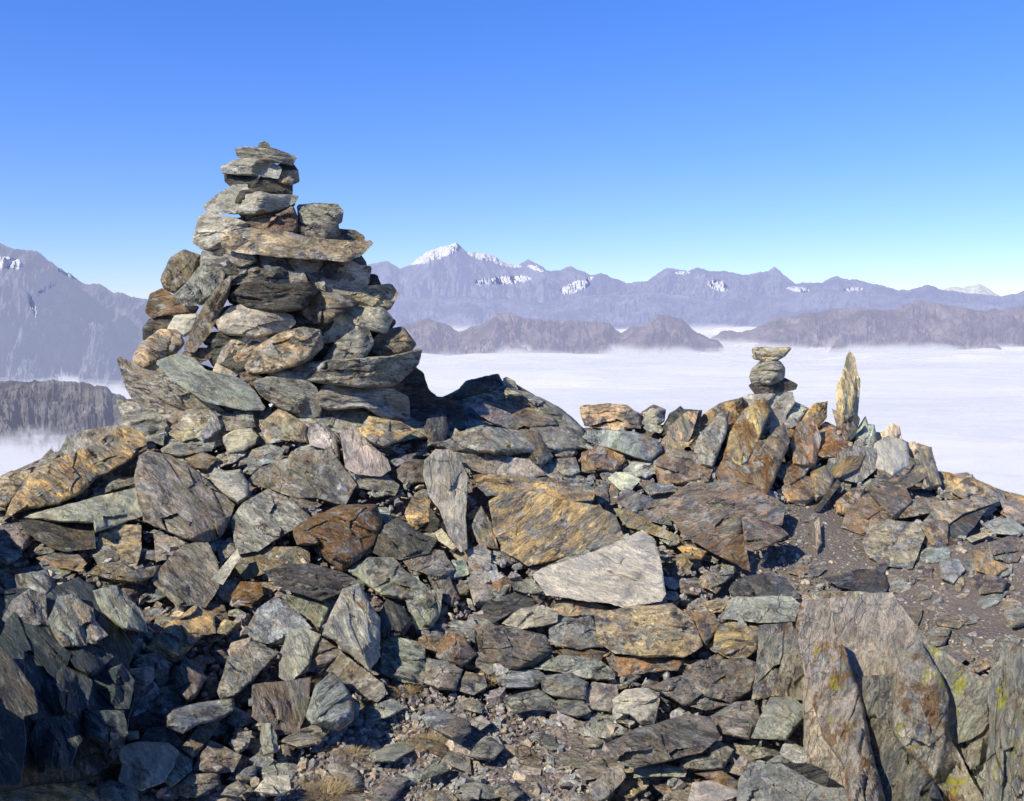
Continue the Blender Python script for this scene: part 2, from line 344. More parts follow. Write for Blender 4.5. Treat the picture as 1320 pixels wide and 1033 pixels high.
STONES['C'] = '''
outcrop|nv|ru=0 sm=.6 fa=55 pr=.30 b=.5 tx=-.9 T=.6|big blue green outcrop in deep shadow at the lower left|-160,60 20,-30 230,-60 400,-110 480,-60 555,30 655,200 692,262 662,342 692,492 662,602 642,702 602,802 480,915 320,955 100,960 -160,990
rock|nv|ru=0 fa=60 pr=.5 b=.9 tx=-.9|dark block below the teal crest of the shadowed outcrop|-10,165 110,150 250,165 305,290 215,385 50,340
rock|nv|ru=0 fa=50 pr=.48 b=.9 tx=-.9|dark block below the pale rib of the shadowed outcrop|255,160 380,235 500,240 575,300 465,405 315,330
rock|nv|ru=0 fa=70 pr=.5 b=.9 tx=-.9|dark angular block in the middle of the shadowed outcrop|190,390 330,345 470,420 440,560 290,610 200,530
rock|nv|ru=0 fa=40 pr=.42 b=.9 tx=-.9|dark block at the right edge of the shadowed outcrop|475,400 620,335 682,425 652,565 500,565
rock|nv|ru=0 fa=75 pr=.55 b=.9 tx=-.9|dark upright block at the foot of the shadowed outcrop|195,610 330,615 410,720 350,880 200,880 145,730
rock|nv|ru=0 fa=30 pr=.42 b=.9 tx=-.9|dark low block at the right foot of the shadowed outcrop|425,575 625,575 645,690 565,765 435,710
rock|bl|fa=60 pr=.62 b=.8 tx=.3|sunlit teal crest of the shadowed outcrop near the left edge|0,130 60,20 150,-40 225,-10 245,140 120,145
rock|g|fa=60 pr=.62 b=.8|pale sunlit rib on the right crest of the shadowed outcrop|295,45 370,0 470,60 480,120 545,190 480,235 400,215 350,130
rock|dk|fa=60 pr=.7 b=.8|lichen covered dark rock at the lower left picture edge|-120,330 0,240 80,340 170,470 190,580 120,600 130,740 100,960 -120,960
rock|ye|pr=.08 fa=30|golden brown triangular rock right of the shadowed outcrop|748,252 850,140 990,38 1082,100 1092,182 1020,202 950,272 880,332 800,292
rock|ye||small golden stone touching the golden brown triangular rock|1068,182 1140,113 1202,130 1150,192
rock|g|pr=.06|grey stone casting a dark shadow below the golden triangle|678,332 720,293 790,283 862,330 842,382 780,352 690,352
rock|pk|pr=.05|brown topped wedge stone at the edge of the outcrop's shadow|633,367 780,348 784,400 742,482 690,497 658,430
rock|pu|pr=.05 fa=70|upright grey purple stone right of the brown topped wedge|883,402 930,308 1000,328 1042,410 992,502 940,542 890,472
rock|gg||flat grey green rock beside the outcrop's shadow edge|648,502 740,478 900,438 922,540 830,582 800,622 658,592
rock|dk||small dark crumbly stone under the flat grey green rock|658,612 720,588 800,608 822,652 740,682 670,672
flat_rock|bl|pr=.08 fa=8|bright blue grey slab in the lower left rubble|833,602 860,568 1000,538 1182,513 1184,570 1110,622 1000,642 920,692 838,657
rock|g||grey stone right of the blue grey slab|1138,632 1190,558 1250,588 1292,620 1200,672
rock|br|fa=55 pr=.12|brown tilted plank shaped stone below the blue grey slab|928,752 1000,670 1080,613 1114,640 1050,722 980,812 928,772
rock|g||dark grey stone above the large whitish rock|708,732 750,668 850,653 942,700 902,752 780,747
rock|wh|fa=60 pr=.1 b=.9|large whitish streaked rock near the bottom left|588,760 700,733 850,738 902,780 872,862 830,932 720,977 598,932 618,850
rock|pg|fa=50 pr=.06|pale green sliver attached right of the large whitish rock|828,932 900,778 972,820 972,882 870,962
rock|g|pr=.08|grey speckled triangular rock right of the whitish rock|973,877 1060,723 1130,758 1222,800 1182,882 1060,892
pebble|wh||small cream pebble above the large whitish rock|638,685 700,678 704,715 650,727
rock|pg|pr=.12 fa=70|egg shaped pale stone emerging from the outcrop's shadow|378,790 410,728 460,738 532,800 502,872 460,912 400,892
rock|g||low grey stone below the egg shaped pale stone|318,962 360,903 472,908 420,982
flat_rock|ye|pr=.25 b=.5|brown slab across the bottom left corner|-160,985 0,958 150,938 320,958 470,998 500,1033 520,1150 -160,1160
rock|bl|pr=.06|bluish grey rock at the bottom edge below the whitish rock|458,972 560,928 690,968 704,1033 480,1050
rock|gg||grey green flat rock below the speckled triangular rock|878,972 960,898 1110,888 1114,952 1000,1012 900,1002
rock|g||small light grey stone left of the sunlit ribbed outcrop foot|1158,742 1200,688 1272,678 1252,762 1200,792
rock|g||small brown grey stone above the white angular block|1118,1002 1150,960 1210,928 1252,970 1200,1012
rock|g||light rubble stone left of the gravel patch|1148,922 1210,878 1296,848 1296,932
'''
STONES['L'] = '''
boulder|dk|pr=.75 b=.9 T=.8|large grey boulder just outside the left edge of the picture|-190,700 -150,625 -100,620 -60,680 -50,760 -60,900 -90,1020 -230,1030 -300,860 -260,700
'''
STONES['N'] = '''
outcrop|pk|ln=.45 pr=.1 fa=-72 b=.3 T=.5 ru=.4|pale continuous bedrock behind the tilted slabs in the bottom right corner|1035,775 1150,765 1190,830 1250,870 1330,900 1400,1000 1400,1120 1060,1120 1040,950
rock|bl|fa=60 pr=.62 b=.9|blue grey lit facet on the top of the shadowed left outcrop|62,800 75,770 100,765 118,800 112,832 80,835
rock|pg|fa=60 pr=.55 b=.9|pale lit ledge at the back of the shadowed left outcrop|120,762 150,755 185,790 190,815 160,812 130,790
rock|bl|fa=50 pr=.5 b=.9|small teal block left of the pale rib on the shadowed outcrop|20,742 60,735 72,758 55,775 25,770
outcrop|ye|fa=62 ru=.8 pr=.16 b=1.2|rusty gold splintered fin left of the small cairn's pedestal|930,600 938,560 960,528 985,512 992,530 978,570 960,605
outcrop|br|fa=58 pr=.2 b=1.2 ru=.6|dark brown splintered fin below the small cairn|960,640 968,600 990,565 1010,545 1018,570 1000,612 985,650
outcrop|g|fa=60 pr=.14 b=1.2|grey splintered rib on the ridge left of the rusty gold fin|890,600 900,565 925,535 940,530 935,560 918,605
outcrop|ta|fa=62 ru=.6 pr=.14 b=1.2|tan splintered rib at the left end of the ridge crest|850,585 862,552 885,532 900,530 892,558 875,590
outcrop|ru|fa=70 ru=.6 pr=.16 b=1.2|rust coloured upright rib between pedestal and orange fin|1022,600 1018,570 1030,545 1050,540 1058,565 1050,605
outcrop|gg|fa=68 pr=.14 b=1.2|grey green ribbed rock below the orange brown block on the ridge|1062,615 1070,590 1100,575 1128,578 1135,600 1110,622
outcrop|wh|fa=75 ru=.3 pr=.12 b=1.2|cream splintered rock below the jagged pale fins|1120,600 1128,572 1150,560 1168,572 1175,600 1150,618
outcrop|ta|fa=70 ru=.4 pr=.12 b=1.2|tan jagged tooth on the descending right skyline|1178,612 1180,580 1192,575 1205,598 1214,625 1195,630
outcrop|ye|fa=40 ru=.3 pr=.1 b=1|yellowish rock edge on the right skyline|1225,632 1248,616 1262,620 1290,634 1300,652 1260,656
outcrop|br|fa=25 pr=.16 b=1.2 ru=.5|reddish brown layered block on the far slope under the ridge|1085,680 1095,650 1130,632 1165,625 1175,645 1150,672 1115,690

rock|g|pr=-.06 fa=5|grey rock filling the shade beneath the cairn's left foot slab|150,515 230,520 310,535 345,560 250,585 165,565
rock|gg|pr=-.06 fa=5|greenish rock in the shade beneath the middle of the cairn foot|300,530 420,522 520,530 560,560 440,585 320,570
outcrop|gg|d=8.75 pr=-.05 fa=20 T=.8|broad shaded base of the skyline hump sloping down to the right|560,520 600,500 650,495 690,510 725,530 752,552 760,580 640,590 550,575
'''
STONES['D'] = '''
rock|ta|fa=50 pr=.06|tan stone with pale ridges right under the cairn foot|138,112 200,60 240,28 330,78 384,120 382,202 290,192 180,202
rock|g|fa=60 ru=.4|grey yellow flecked rock beside the ridged tan stone|368,100 480,113 532,170 548,282 500,242 400,217 378,160
rock|bl|pr=.05|blue grey smooth rock face below the cairn|73,292 100,240 180,213 262,233 242,292 150,312 90,362
outcrop|pu|fa=30 pr=.04 b=.7|broad dark mottled outcrop below the cairn's foot|76,402 150,330 260,288 390,248 500,240 562,330 632,420 570,525 440,485 330,484 180,432
flat_rock|g|fa=30 pr=.14 b=.8|dark grey layered slab with a black shadow crack below it|-10,602 60,508 180,438 310,498 404,590 280,662 130,752 20,772
outcrop|br|fa=20 ru=.9 pr=.08 b=.8|rust stained outcrop in the middle of the slope|300,642 410,580 560,518 740,518 764,620 722,722 652,802 560,862 470,792 440,722 330,722
rock|dk|fa=40 pr=.1|black ribbed rock right of the rust stained outcrop|718,762 760,638 850,588 940,658 1042,700 1002,762 860,802 780,792
rock|ye|fa=15 pr=.25|golden stone lying at the cairn foot below the grey slab|648,132 700,68 780,83 860,98 942,140 860,187 770,227 710,202 665,162
rock|pk|fa=70 pr=.16|pale pillar shaped stone leaning left of the golden stone|553,162 620,116 700,208 790,288 807,340 760,372 640,362 578,330
rock|g||grey rubble stone beneath the pale pillar shaped stone|618,432 650,368 780,368 852,420 830,472 700,442
rock|ye|pr=.08|small yellow block in the shadow left of the bone shaped stone|883,562 920,478 1010,488 1002,602 950,642 900,612
rock|dk||dark stone beneath the small yellow block|948,642 1010,538 1054,600 1042,664
standing_stone|pk|fa=85 pr=.3 b=1.1|upright bone shaped cream stone standing in mid slope|983,292 1040,238 1120,238 1162,298 1207,380 1192,520 1197,742 1170,757 1108,670 1058,540 1008,480 978,370
rock|pu||brownish rubble stone left of the bone shaped stone's head|838,342 900,288 990,293 982,370 1002,402 880,412 848,382
shard|g||grey shard left of the bone shaped stone's head|803,302 860,268 942,256 902,302 830,327
shard|wh|fa=-50|small white chip at the foot of the bone shaped stone|1038,662 1070,643 1152,740 1130,757 1058,702
rock|pu||dark brown rock beneath the bone shaped stone's foot|868,802 1000,748 1080,758 1132,850 1060,922 980,872 900,842
flat_rock|dk|pr=.22 b=.45 fa=5|dark flat slab with sharp tips lying on green rocks|163,862 260,828 400,823 560,868 624,900 540,972 450,1007 330,972 230,932
rock|ru|ru=1 pr=.06|bright orange rusty stone at the left of the ribbed outcrops|-5,982 40,918 140,918 154,980 90,1035 5,1035
rock|gg|pr=.06 fa=-30|green grey rock right of the dark flat slab|578,852 700,788 820,793 882,860 940,900 1062,1000 1062,1040 760,985 638,892
rock|pu|fa=-60|brown ribbed rock right of the green grey rock|1000,890 1050,838 1102,880 1162,1000 1120,1040 1060,1003
rock|br|ru=.5|brown mossy rock band above the dark flat slab|28,762 200,738 392,738 394,822 260,832 150,872 60,902 18,842
rock|g||knobby grey rock at the foot of the slope's vertical cleft|1198,752 1260,733 1320,758 1320,890 1220,882
rock|pk||brownish rough rock below the vertical cleft|1202,895 1240,880 1320,898 1330,1035 1240,1038
'''
STONES['E'] = '''
rock|dk|d=8.2 T=.8 pr=.1|dark rock mass in shadow on the skyline between cairn and hump|-80,-20 -30,10 20,50 50,130 90,165 160,175 230,220 240,330 -160,330 -160,60
outcrop|dk|d=8.9 T=.5|dark hump of rock on the skyline right of the cairn|150,185 240,88 330,63 405,53 442,110 432,230 330,250 200,270
rock|gg|d=8.75 fa=75|lit ribbed crest of the dark skyline hump|434,72 450,66 490,90 502,140 560,160 642,210 642,260 560,250 440,250
flat_rock|dk|d=8.9 fa=-35|dark slanting slab edge right of the skyline hump|500,105 560,140 652,198 665,200 750,245 754,287 680,310 560,240
rock|dk|pr=.2 fa=85|ribbed stump shaped stone in the cairn's shadow|28,322 55,265 135,258 152,330 130,402 60,402
flat_rock|pu|pr=.12 fa=-20|brown slab lying in front of the skyline hump|248,200 330,203 460,248 534,310 500,332 400,312 320,262
rock|br|pr=.03|crumbly brown rubble heap right of the brown slab|468,262 560,218 680,238 714,310 600,332 520,314
rock|ta|pr=.14 fa=80|small tan triangular stone above the bone shaped stone|158,412 185,328 230,358 278,430 270,447 180,442
rock|g||flat grey stone right of the small tan triangle|243,362 340,328 432,348 400,392 280,407
rock|g|pr=.16 fa=75|grey ribbed pyramid stone behind the long grey slab|283,432 340,368 390,368 464,482 380,484 300,462
flat_rock|g|pr=.22 fa=5|long grey slab right of the bone shaped stone's head|180,448 300,455 560,488 654,562 580,577 380,567 220,522
rock|pu||thin purple slab on the slope behind the pyramid stone|393,348 562,348 530,392 430,387
rock|br|pr=.18 fa=60|brown pyramid shaped stone with a cream left face|483,492 560,343 610,348 688,472 620,527 560,512
rock|ta|pr=.08|tan blocky stone right of the brown pyramid|618,352 720,348 790,388 814,420 770,487 700,472 648,412
rock|g||grey purple rock below the tan blocky stone|678,490 800,478 824,550 760,582 720,552 650,522
rock|ru|ru=.8 pr=.08|orange stained block in the middle distance|833,452 920,423 1010,423 1054,490 1002,552 930,542 838,542
pebble|pk||small pink stone above the tan log shaped stone|613,527 680,508 744,575 690,592 640,572
flat_rock|bl|pr=.18 fa=-8 b=.8|blue grey slab with rounded top right of the orange stained block|838,372 860,343 950,338 1100,348 1232,400 1244,440 1190,497 1100,475 1000,435 900,402
rock|ta|d=9.1 T=.4|flat topped tan rock on the skyline in the middle|828,222 845,212 960,203 1060,208 1132,255 1135,325 1000,335 850,315 833,260
rock|g|d=9.2|grey pointed rock on the skyline beside the flat topped rock|1128,262 1200,208 1262,230 1254,290 1200,330 1138,305
rock|g|pr=.04|grey rock below the blue grey rounded slab|1048,542 1110,488 1200,498 1224,550 1160,582 1060,562
flat_rock|ye|pr=.28 fa=4 b=1|tan log shaped stone lying across above the huge tan face|278,572 340,558 460,573 700,588 850,618 902,640 892,692 800,697 640,682 520,662 350,672 298,622
boulder|ye|pr=.2 fa=-35 ru=.5 b=.6|huge tan rock face right of the bone shaped stone|363,702 430,663 560,653 680,678 900,728 1000,778 1044,870 900,932 700,1002 560,1022 440,952 388,850
shard|gg|pr=.22|thin grey ledge along the base of the huge tan face|648,1035 900,920 1072,868 1084,900 900,962 780,1035
rock|ta|pr=.08 fa=70|brown pointed stone between the bone stone and huge tan face|258,832 320,728 372,820 404,942 320,932
rock|wh|pr=.1|small pale rounded stone near the right end of the tan log|968,582 1010,553 1090,558 1134,590 1090,637 1030,642
rock|pu||small dark upright stone at the tan log's right tip|903,632 955,600 972,700 918,712
rock|br||small brown upright stone right of the tan log|958,722 985,605 1022,650 1002,712
flat_rock|pu|pr=.12 fa=-35|purple brown slab slanting down right of the tan log|998,702 1060,638 1180,678 1282,780 1294,822 1180,802 1080,742
flat_rock|bl|pr=.1|thin blue grey slab above the slanting purple slab|1125,602 1300,618 1320,650 1180,668
shard|ye|pr=.06 fa=-28|long thin yellowish ledge under the slanting purple slab|998,738 1080,740 1200,820 1330,880 1330,915 1180,862 1060,832
'''
STONES['G'] = '''
boulder|wh|pr=.26 b=.6 fa=15 T=.3 sm=.6|big bright white rock in the centre of the slope|290,72 330,45 480,0 610,-50 752,-122 805,-80 850,148 836,182 800,190 676,213 600,190 345,155
rock|ta||tan ledge directly under the big white rock|343,232 380,178 520,188 652,213 540,242 400,247
rock|pk|pr=.06|pink grey wedge left of the tan ledge|158,277 220,218 330,203 394,230 387,267 340,287 230,302
flat_rock|pu|pr=.08 b=.7|wide reddish purple slab left of the blue block|48,332 80,278 230,300 340,328 374,390 290,462 190,477 140,462 58,392
rock|bl|pr=.1 b=.8|blue grey angular block between the purple slab and the tan block|358,302 420,268 530,243 594,320 584,377 480,387 388,372 358,340
boulder|ta|pr=.16 fa=8 b=1|large tan layered block under the big white rock|568,352 548,240 700,208 880,193 962,258 1008,370 930,417 780,419 640,402
rock|ru|pr=.12|orange brown corner stone right of the large tan layered block|930,218 1050,228 1084,280 1020,374 962,262
rock|ru|ru=.7|thin orange slab under the blue grey block|378,392 500,383 594,400 572,442 440,432
flat_rock|gg|pr=.05 ru=.4|flat grey brown slab below the thin orange slab|288,467 400,413 560,428 634,480 632,512 540,517 400,482
flat_rock|ru|pr=.03|rusty layered ledge below the large tan layered block|598,422 800,413 922,440 902,472 700,492 640,502
flat_rock|bl||teal flat slab on the left of the gravel's upper edge|128,512 200,468 310,478 342,502 300,552 170,552
flat_rock|gg||cracked greenish slab above the gravel patch|158,592 310,558 394,620 382,652 290,642 208,662
rock|bl||blue grey block above the gravel right of the teal slab|318,502 450,488 522,530 512,602 380,592 328,562
rock|g||small fissured rock at the gravel's top edge|393,602 500,608 534,650 480,677 400,652
rock|pk||pinkish block left of the pale arrow shaped stone|508,592 540,528 640,538 652,602 620,652 530,642
rock|wh|pr=.14|pale arrow shaped stone above the dark purple slab|628,602 680,558 780,553 824,600 802,702 750,707 700,662 640,652
flat_rock|pu|pr=.22 fa=20 b=.6 db=1|long dark purple slab near the bottom centre|598,792 720,728 860,688 960,663 1040,678 1084,760 1002,822 860,862 720,887 658,872
flat_rock|gg||pale green flat slab above the long dark purple slab|478,732 600,688 714,735 600,762 500,752
rock|g||small grey stone left of the purple reddish slab's foot|38,402 100,398 144,470 100,492 48,462
rock|ta||flat tan stone at the upper left edge of the gravel|-8,502 80,488 84,560 20,582 -5,575
flat_rock|pu|pr=.04|small dark red slab left of the long purple slab's foot|478,907 560,838 640,818 669,870 560,932 500,942
flat_rock|g|pr=.08 fa=50|grey tilted slab pointing down at the bottom centre|523,977 600,908 670,868 679,930 600,1022 560,1038
flat_rock|pg|pr=.06|flat pale stone beneath the long dark purple slab|718,932 720,888 860,878 944,895 932,927 800,927
flat_rock|gg|pr=.05|grey green slab right beneath the purple slab's tip|878,872 1040,818 1100,790 1150,850 1089,882 960,902
rock|g|pr=.05|grey angular stone lying on the gravel left of centre|8,842 60,778 110,758 164,810 120,857 50,852
rock|g|pr=.05|grey stone on the gravel at the bottom edge left of centre|118,962 180,943 244,1000 200,1038 130,1003
rock|pk||small pinkish stone on the gravel's left part|18,702 70,668 104,700 60,732
rock|ru||small rusty stone left of the big white rock|108,92 150,58 194,100 184,152 120,152
rock|gg||flat greenish stone touching the big white rock's left foot|188,102 280,98 344,140 290,153 210,132
rock|dk|pr=.03|dark sloping rock left of the tan ledge|48,242 100,178 210,148 290,178 294,206 200,232 120,278
'''
STONES['F'] = '''
outcrop|bl|fa=40 pr=.1 b=.7|blue grey striped outcrop below the dark flat slab|68,162 130,60 220,-5 330,78 404,160 330,162 260,242 180,242 100,212
rock|gg|fa=50 pr=.04|greenish ribbed rock under the dark flat slab's tip|236,-10 420,-20 494,40 444,182 400,122 300,62
outcrop|pg|fa=65 pr=.26 b=1|pale upright fin of rock right below the dark flat slab|453,192 500,80 560,-40 640,-70 700,40 744,110 744,300 692,372 600,292 560,272 520,222
rock|dk|fa=70 pr=.1|shaded ribbed rock right of the pale upright fin|738,112 780,10 870,60 904,130 860,202 770,202 740,252
rock|gg|fa=60 pr=.08|grey green rock with rusty base right of the pale fin|865,-30 1062,-40 1044,100 1002,152 930,162 898,90
rock|pg|fa=70 pr=.12|pale green blocky rock in the lower left slope|238,282 280,188 350,148 442,190 402,302 382,372 280,427 238,402
rock|bl|pr=.1|bluish green rock below the pale upright fin|378,372 400,248 450,208 554,275 502,322 440,382
flat_rock|gg|fa=-40 pr=.1|ribbed grey slab descending right to a point above the gravel|478,372 550,278 640,348 762,440 784,490 730,527 640,490 590,450
boulder|bl|fa=-40 pr=.2 b=1|smooth blue grey boulder with pale top beside the gravel|373,602 420,448 500,378 562,440 614,530 604,622 540,672 400,642
flat_rock|gg|fa=40 pr=.1 b=.7|striped slab with orange stain left of the pale green block|-75,480 -20,300 100,228 234,280 160,352 100,422 20,492 -60,520
outcrop|pu|fa=75 pr=.06 b=.8|mottled brown ribbed outcrop left of the smooth blue boulder|98,442 240,428 392,408 372,600 330,682 220,702 150,642 98,602
rock|gg|pr=.05|low grey rock at the foot of the smooth blue boulder|228,732 330,678 440,638 494,670 440,742 330,762
rock|pg|fa=85|vertical pale green sliver at the foot of the ribbed outcrop|148,640 190,640 220,702 232,780 160,802 140,722
rock|gg|pr=.08|square grey rock right of the ribbed grey slab|748,232 800,198 970,238 979,400 960,442 840,422 758,382
rock|gg|pr=.06|square greenish rock touching the square grey rock|978,308 1080,328 1164,370 1130,472 1050,467 973,432
rock|g||flat grey stone at the right end of the square rocks|1138,472 1180,378 1272,398 1284,450 1220,492
rock|ru|pr=.1|orange brown blocky rock above the square greenish rock|1028,302 1060,198 1110,173 1180,218 1234,290 1160,352 1090,322
rock|gg||small pointed rock right of the orange brown blocky rock|1148,152 1210,98 1239,150 1232,242 1180,202
rock|ru|ru=.6|dark rusty stone above the gap between the square rocks|918,222 980,188 1054,210 1032,292 970,252
rock|bl|pr=.14|smooth blue stone lying on the gravel|958,602 1010,563 1100,588 1204,640 1202,682 1130,727 1060,692 980,642
rock|wh|pr=.12|white angular block near the bottom left of the gravel|108,982 170,908 280,903 292,970 240,1007
pebble|ta||small tan pebble above the white angular block|233,792 243,748 280,748 294,802
rock|gg|pr=.06|small bluish stone on the gravel below the smooth blue stone|943,922 1000,858 1070,838 1089,880 1000,912
rock|g|pr=.06|small light grey stone at the bottom of the gravel|1148,1012 1190,963 1252,968 1242,1022
'''
STONES['H'] = '''
boulder|pu|pr=.25 fa=-12 b=.9|large rounded purple grey slab with a shaded hollow on the right|108,562 190,498 260,453 430,453 560,488 640,518 708,560 694,652 640,642 530,612 500,622 507,702 420,722 300,692 180,642
shard|br|pr=.2 fa=-35|layered underside tapering down below the large rounded slab|180,640 300,688 420,718 507,698 522,760 542,872 440,822 330,762 218,692
rock|pu|pr=.42 b=.6|angular brown slab end hanging over a black shadow|505,622 530,612 680,662 728,700 640,747 560,777 520,767
rock|ye||small golden rock under the layered slab's left end|198,760 240,745 340,780 312,817 250,812
rock|g|pr=.06|small pale stone at the foot of the large rounded slab|298,912 350,868 394,930 360,962 308,942
boulder|pu|pr=.1 fa=10|pinkish purple rock behind the large rounded slab|83,352 180,288 340,328 364,380 342,442 220,462 108,457
boulder|br|pr=.18 fa=40 b=.9|big dark brown layered rock below the small cairn|378,402 430,318 540,268 640,246 674,290 659,422 612,492 500,462 398,452
outcrop|br|fa=50 ru=.6 d=9.5 T=.5|brown ribbed outcrop rising left of the small cairn's pedestal|238,255 320,128 400,78 505,48 519,120 440,205 380,268 268,295
outcrop|pg|d=9.6 T=.6|pale green flat topped pedestal rock under the small cairn|495,62 540,33 600,30 740,23 754,70 712,130 704,230 640,230 590,120 520,110
outcrop|ru|fa=65 ru=.7 d=9.35|rusty brown rock face in front of the pale green pedestal|438,205 520,108 600,88 619,200 560,255 456,295
rock|gg|d=9.5|greenish grey rock on the skyline far left of the small cairn|5,150 30,115 80,83 137,105 125,165 50,200
rock|dk|d=9.4 fa=30|dark pointed rocks on the skyline left of the ribbed outcrop|105,222 160,128 210,88 225,105 312,108 304,172 200,225
rock|ta|fa=30 d=9.2|cream ribbed rock below the dark skyline rocks|128,252 200,212 300,158 316,200 250,277 150,280
rock|pg|d=9.7|pale green rock right behind the pedestal rock|696,150 750,66 818,98 765,172 710,195
standing_stone|ye|fa=55 ru=.5 d=9.7|orange fin shaped rock on the skyline between pedestal and pinnacle|738,242 770,158 850,78 908,66 903,140 850,202 820,262 760,292
outcrop|ru|ru=.8 d=9.75|orange brown rock block left of the pinnacle stone's base|815,302 838,218 900,162 960,188 1004,250 1044,302 980,340 900,340
rock|pu|fa=80 d=9.75|dark grey stone propping the pinnacle stone from the left|933,103 990,128 1022,160 1024,240 1000,254 958,190
shard|dk|d=9.65 fa=70|black thin shard right of the pinnacle stone's base|1018,252 1026,170 1048,126 1062,150 1042,222
outcrop|pg|d=9.9 fa=85|jagged pale fins of rock right of the pinnacle stone|1036,292 1048,200 1090,138 1102,178 1115,176 1132,178 1144,260 1112,316
outcrop|wh|d=10 fa=75|cream jagged rock on the descending skyline right of the pinnacle|1136,210 1170,215 1196,192 1215,172 1250,188 1262,240 1235,330 1180,342 1148,262
rock|br|d=9.3|brown rock under the right edge of the pale green pedestal|640,210 700,195 745,200 742,302 690,322 660,290
flat_rock|dk|pr=.12 b=.6|dark flat stone lying on the path|893,905 980,888 1060,863 1170,868 1194,930 1182,992 1080,972 960,942
flat_rock|dk|pr=.1 b=.7|dark capstone on the pale layered rock left of the path|443,962 460,930 520,898 640,883 720,918 784,1002 600,1012 460,1002
shard|dk|pr=.12 fa=50|thin dark blade of rock sticking out of the far slope|846,582 956,438 974,455 872,588
shard|g|pr=.1 fa=85|thin upright grey blade on the path's far side|858,782 851,642 868,618 882,740
rock|gg||greenish flaky rock on the slope below the rusty block|748,362 830,308 902,320 860,352 790,382
rock|br|pr=.04 fa=40|brown ledge of rock behind the thin upright blade|690,470 780,420 850,430 860,520 800,560 720,540
'''
STONES['I'] = '''
flat_rock|g|pr=.3 fa=25 b=.6|grey ledge slab overhanging a black shadow on the right|612,362 655,300 800,288 905,272 918,298 850,320 760,352 700,392 640,382
rock|dk|fa=30 pr=.1|black shaded rock face beneath the overhanging ledge slab|688,502 698,400 760,345 850,330 900,300 850,352 800,422 730,492
boulder|g|pr=.14 b=.9|grey boulder with a dark right edge on the far path side|318,482 350,398 430,378 560,398 594,450 562,522 532,592 420,582 338,542
rock|pg|pr=.08|dark green angular stone right of the path|658,562 740,556 769,600 720,664 668,642
rock|g||light grey stone left of the dark green angular stone|528,642 570,576 624,588 624,652
outcrop|wh|d=10.1 fa=75|cream coloured rock edge where the skyline drops to the right|486,22 520,40 545,33 605,108 628,172 600,190 560,150 488,110
rock|gg|d=9.6 fa=15|grey green rock on the right skyline above the overhanging ledge|628,232 700,196 775,190 803,180 814,250 760,294 660,275
rock|br|d=9.5|brown hump of rock below the cream skyline edge|478,132 500,95 560,115 622,185 638,242 560,234 500,204
flat_rock|pu|fa=20 pr=.12|purple flaky slab on the far slope below the brown hump|338,222 440,148 514,170 472,232 380,254
rock|pu|pr=.1|purple brown flat stone at the right edge above the gravel|888,542 876,480 1000,446 1040,500 1004,562 950,567
shard|wh|pr=.1|thin pale shard in the black shadow on the right|778,462 850,438 902,440 800,477
outcrop|ta|d=9.4 ru=.5|pale orange ridge running off the right picture edge|818,205 900,240 1000,268 1060,290 1100,400 1000,400 850,290
rock|ta|d=9.9|small tan rock on the skyline dip right of the cream edge|600,175 640,165 700,172 745,188 690,222 640,218
rock|br|pr=.08 fa=20|brown layered block left of the black shaded face|570,402 620,358 700,388 694,482 640,524 588,482
flat_rock|br|pr=.1 fa=35|brown flaky ledge in the middle of the far slope|298,342 400,258 484,238 432,322 330,384
rock|pg||pale greenish rock at the right edge above the purple flat stone|850,400 920,370 990,385 1040,420 1010,450 900,440
rock|bl||bluish stone at the right edge of the path gravel|940,790 990,760 1050,770 1060,840 980,860
'''
STONES['M'] = '''
rock|br|fa=-40 pr=.12|brown slanting ledge of bedrock below the orange fin on the ridge|160,150 250,100 330,95 300,150 230,190 170,200
flat_rock|pu|fa=25 pr=.14 b=.8|purplish layered ledge on the far slope left of the overhanging slab|330,250 400,215 480,190 560,165 600,185 540,225 440,265 360,285
flat_rock|br|fa=35 pr=.12 b=.7|tilted brown flake stack on the far slope behind the path|200,300 270,240 330,235 300,300 240,355 200,350
flat_rock|g|fa=20 pr=.12 b=.7|grey ledge beneath the dark grey prop stone of the pinnacle|230,110 330,90 420,95 400,130 300,150 240,150
flat_rock|pu|fa=30 pr=.16 b=.8|dark layered ledge under the brown hump of the right skyline|380,150 470,120 540,130 520,165 440,200 390,200
rock|ta|fa=20 pr=.06|weathered tan ledge beside the small tan rock on the right skyline|700,180 780,170 840,215 810,260 740,240
rock|g|pr=.08 fa=20|grey flat rock at the right edge below the pale orange ridge|930,300 1000,290 1060,330 1060,400 960,380
flat_rock|br|pr=.1 fa=12|brown slab on the slope above the right edge's bluish stone|800,520 880,510 900,560 960,590 900,640 820,600
rock|pu|pr=.06|purple flat rock beside the path right of the green stone|790,640 880,620 960,650 940,700 840,710
flat_rock|ta|pr=.08 fa=30|tan tilted ledge below the cream rocks on the ridge|560,40 620,60 640,130 610,150 570,120
rock|gg|pr=.1 fa=40|grey green ledge right of the big dark brown layered rock|-60,180 -10,120 60,90 110,110 60,180 -20,240
rock|ru|pr=.06 fa=40 ru=.7|rusty ledge in the saddle below the orange fin|-40,60 20,20 90,30 120,80 60,90 0,110
rock|br|pr=.06 fa=50|brown bedrock rib rising from the path toward the ridge|90,170 150,140 190,190 170,260 110,300 80,240
flat_rock|g|pr=.1 fa=15|long grey ledge crossing the far slope above the grey boulder|420,330 520,290 640,290 690,320 620,350 500,370 430,380
'''
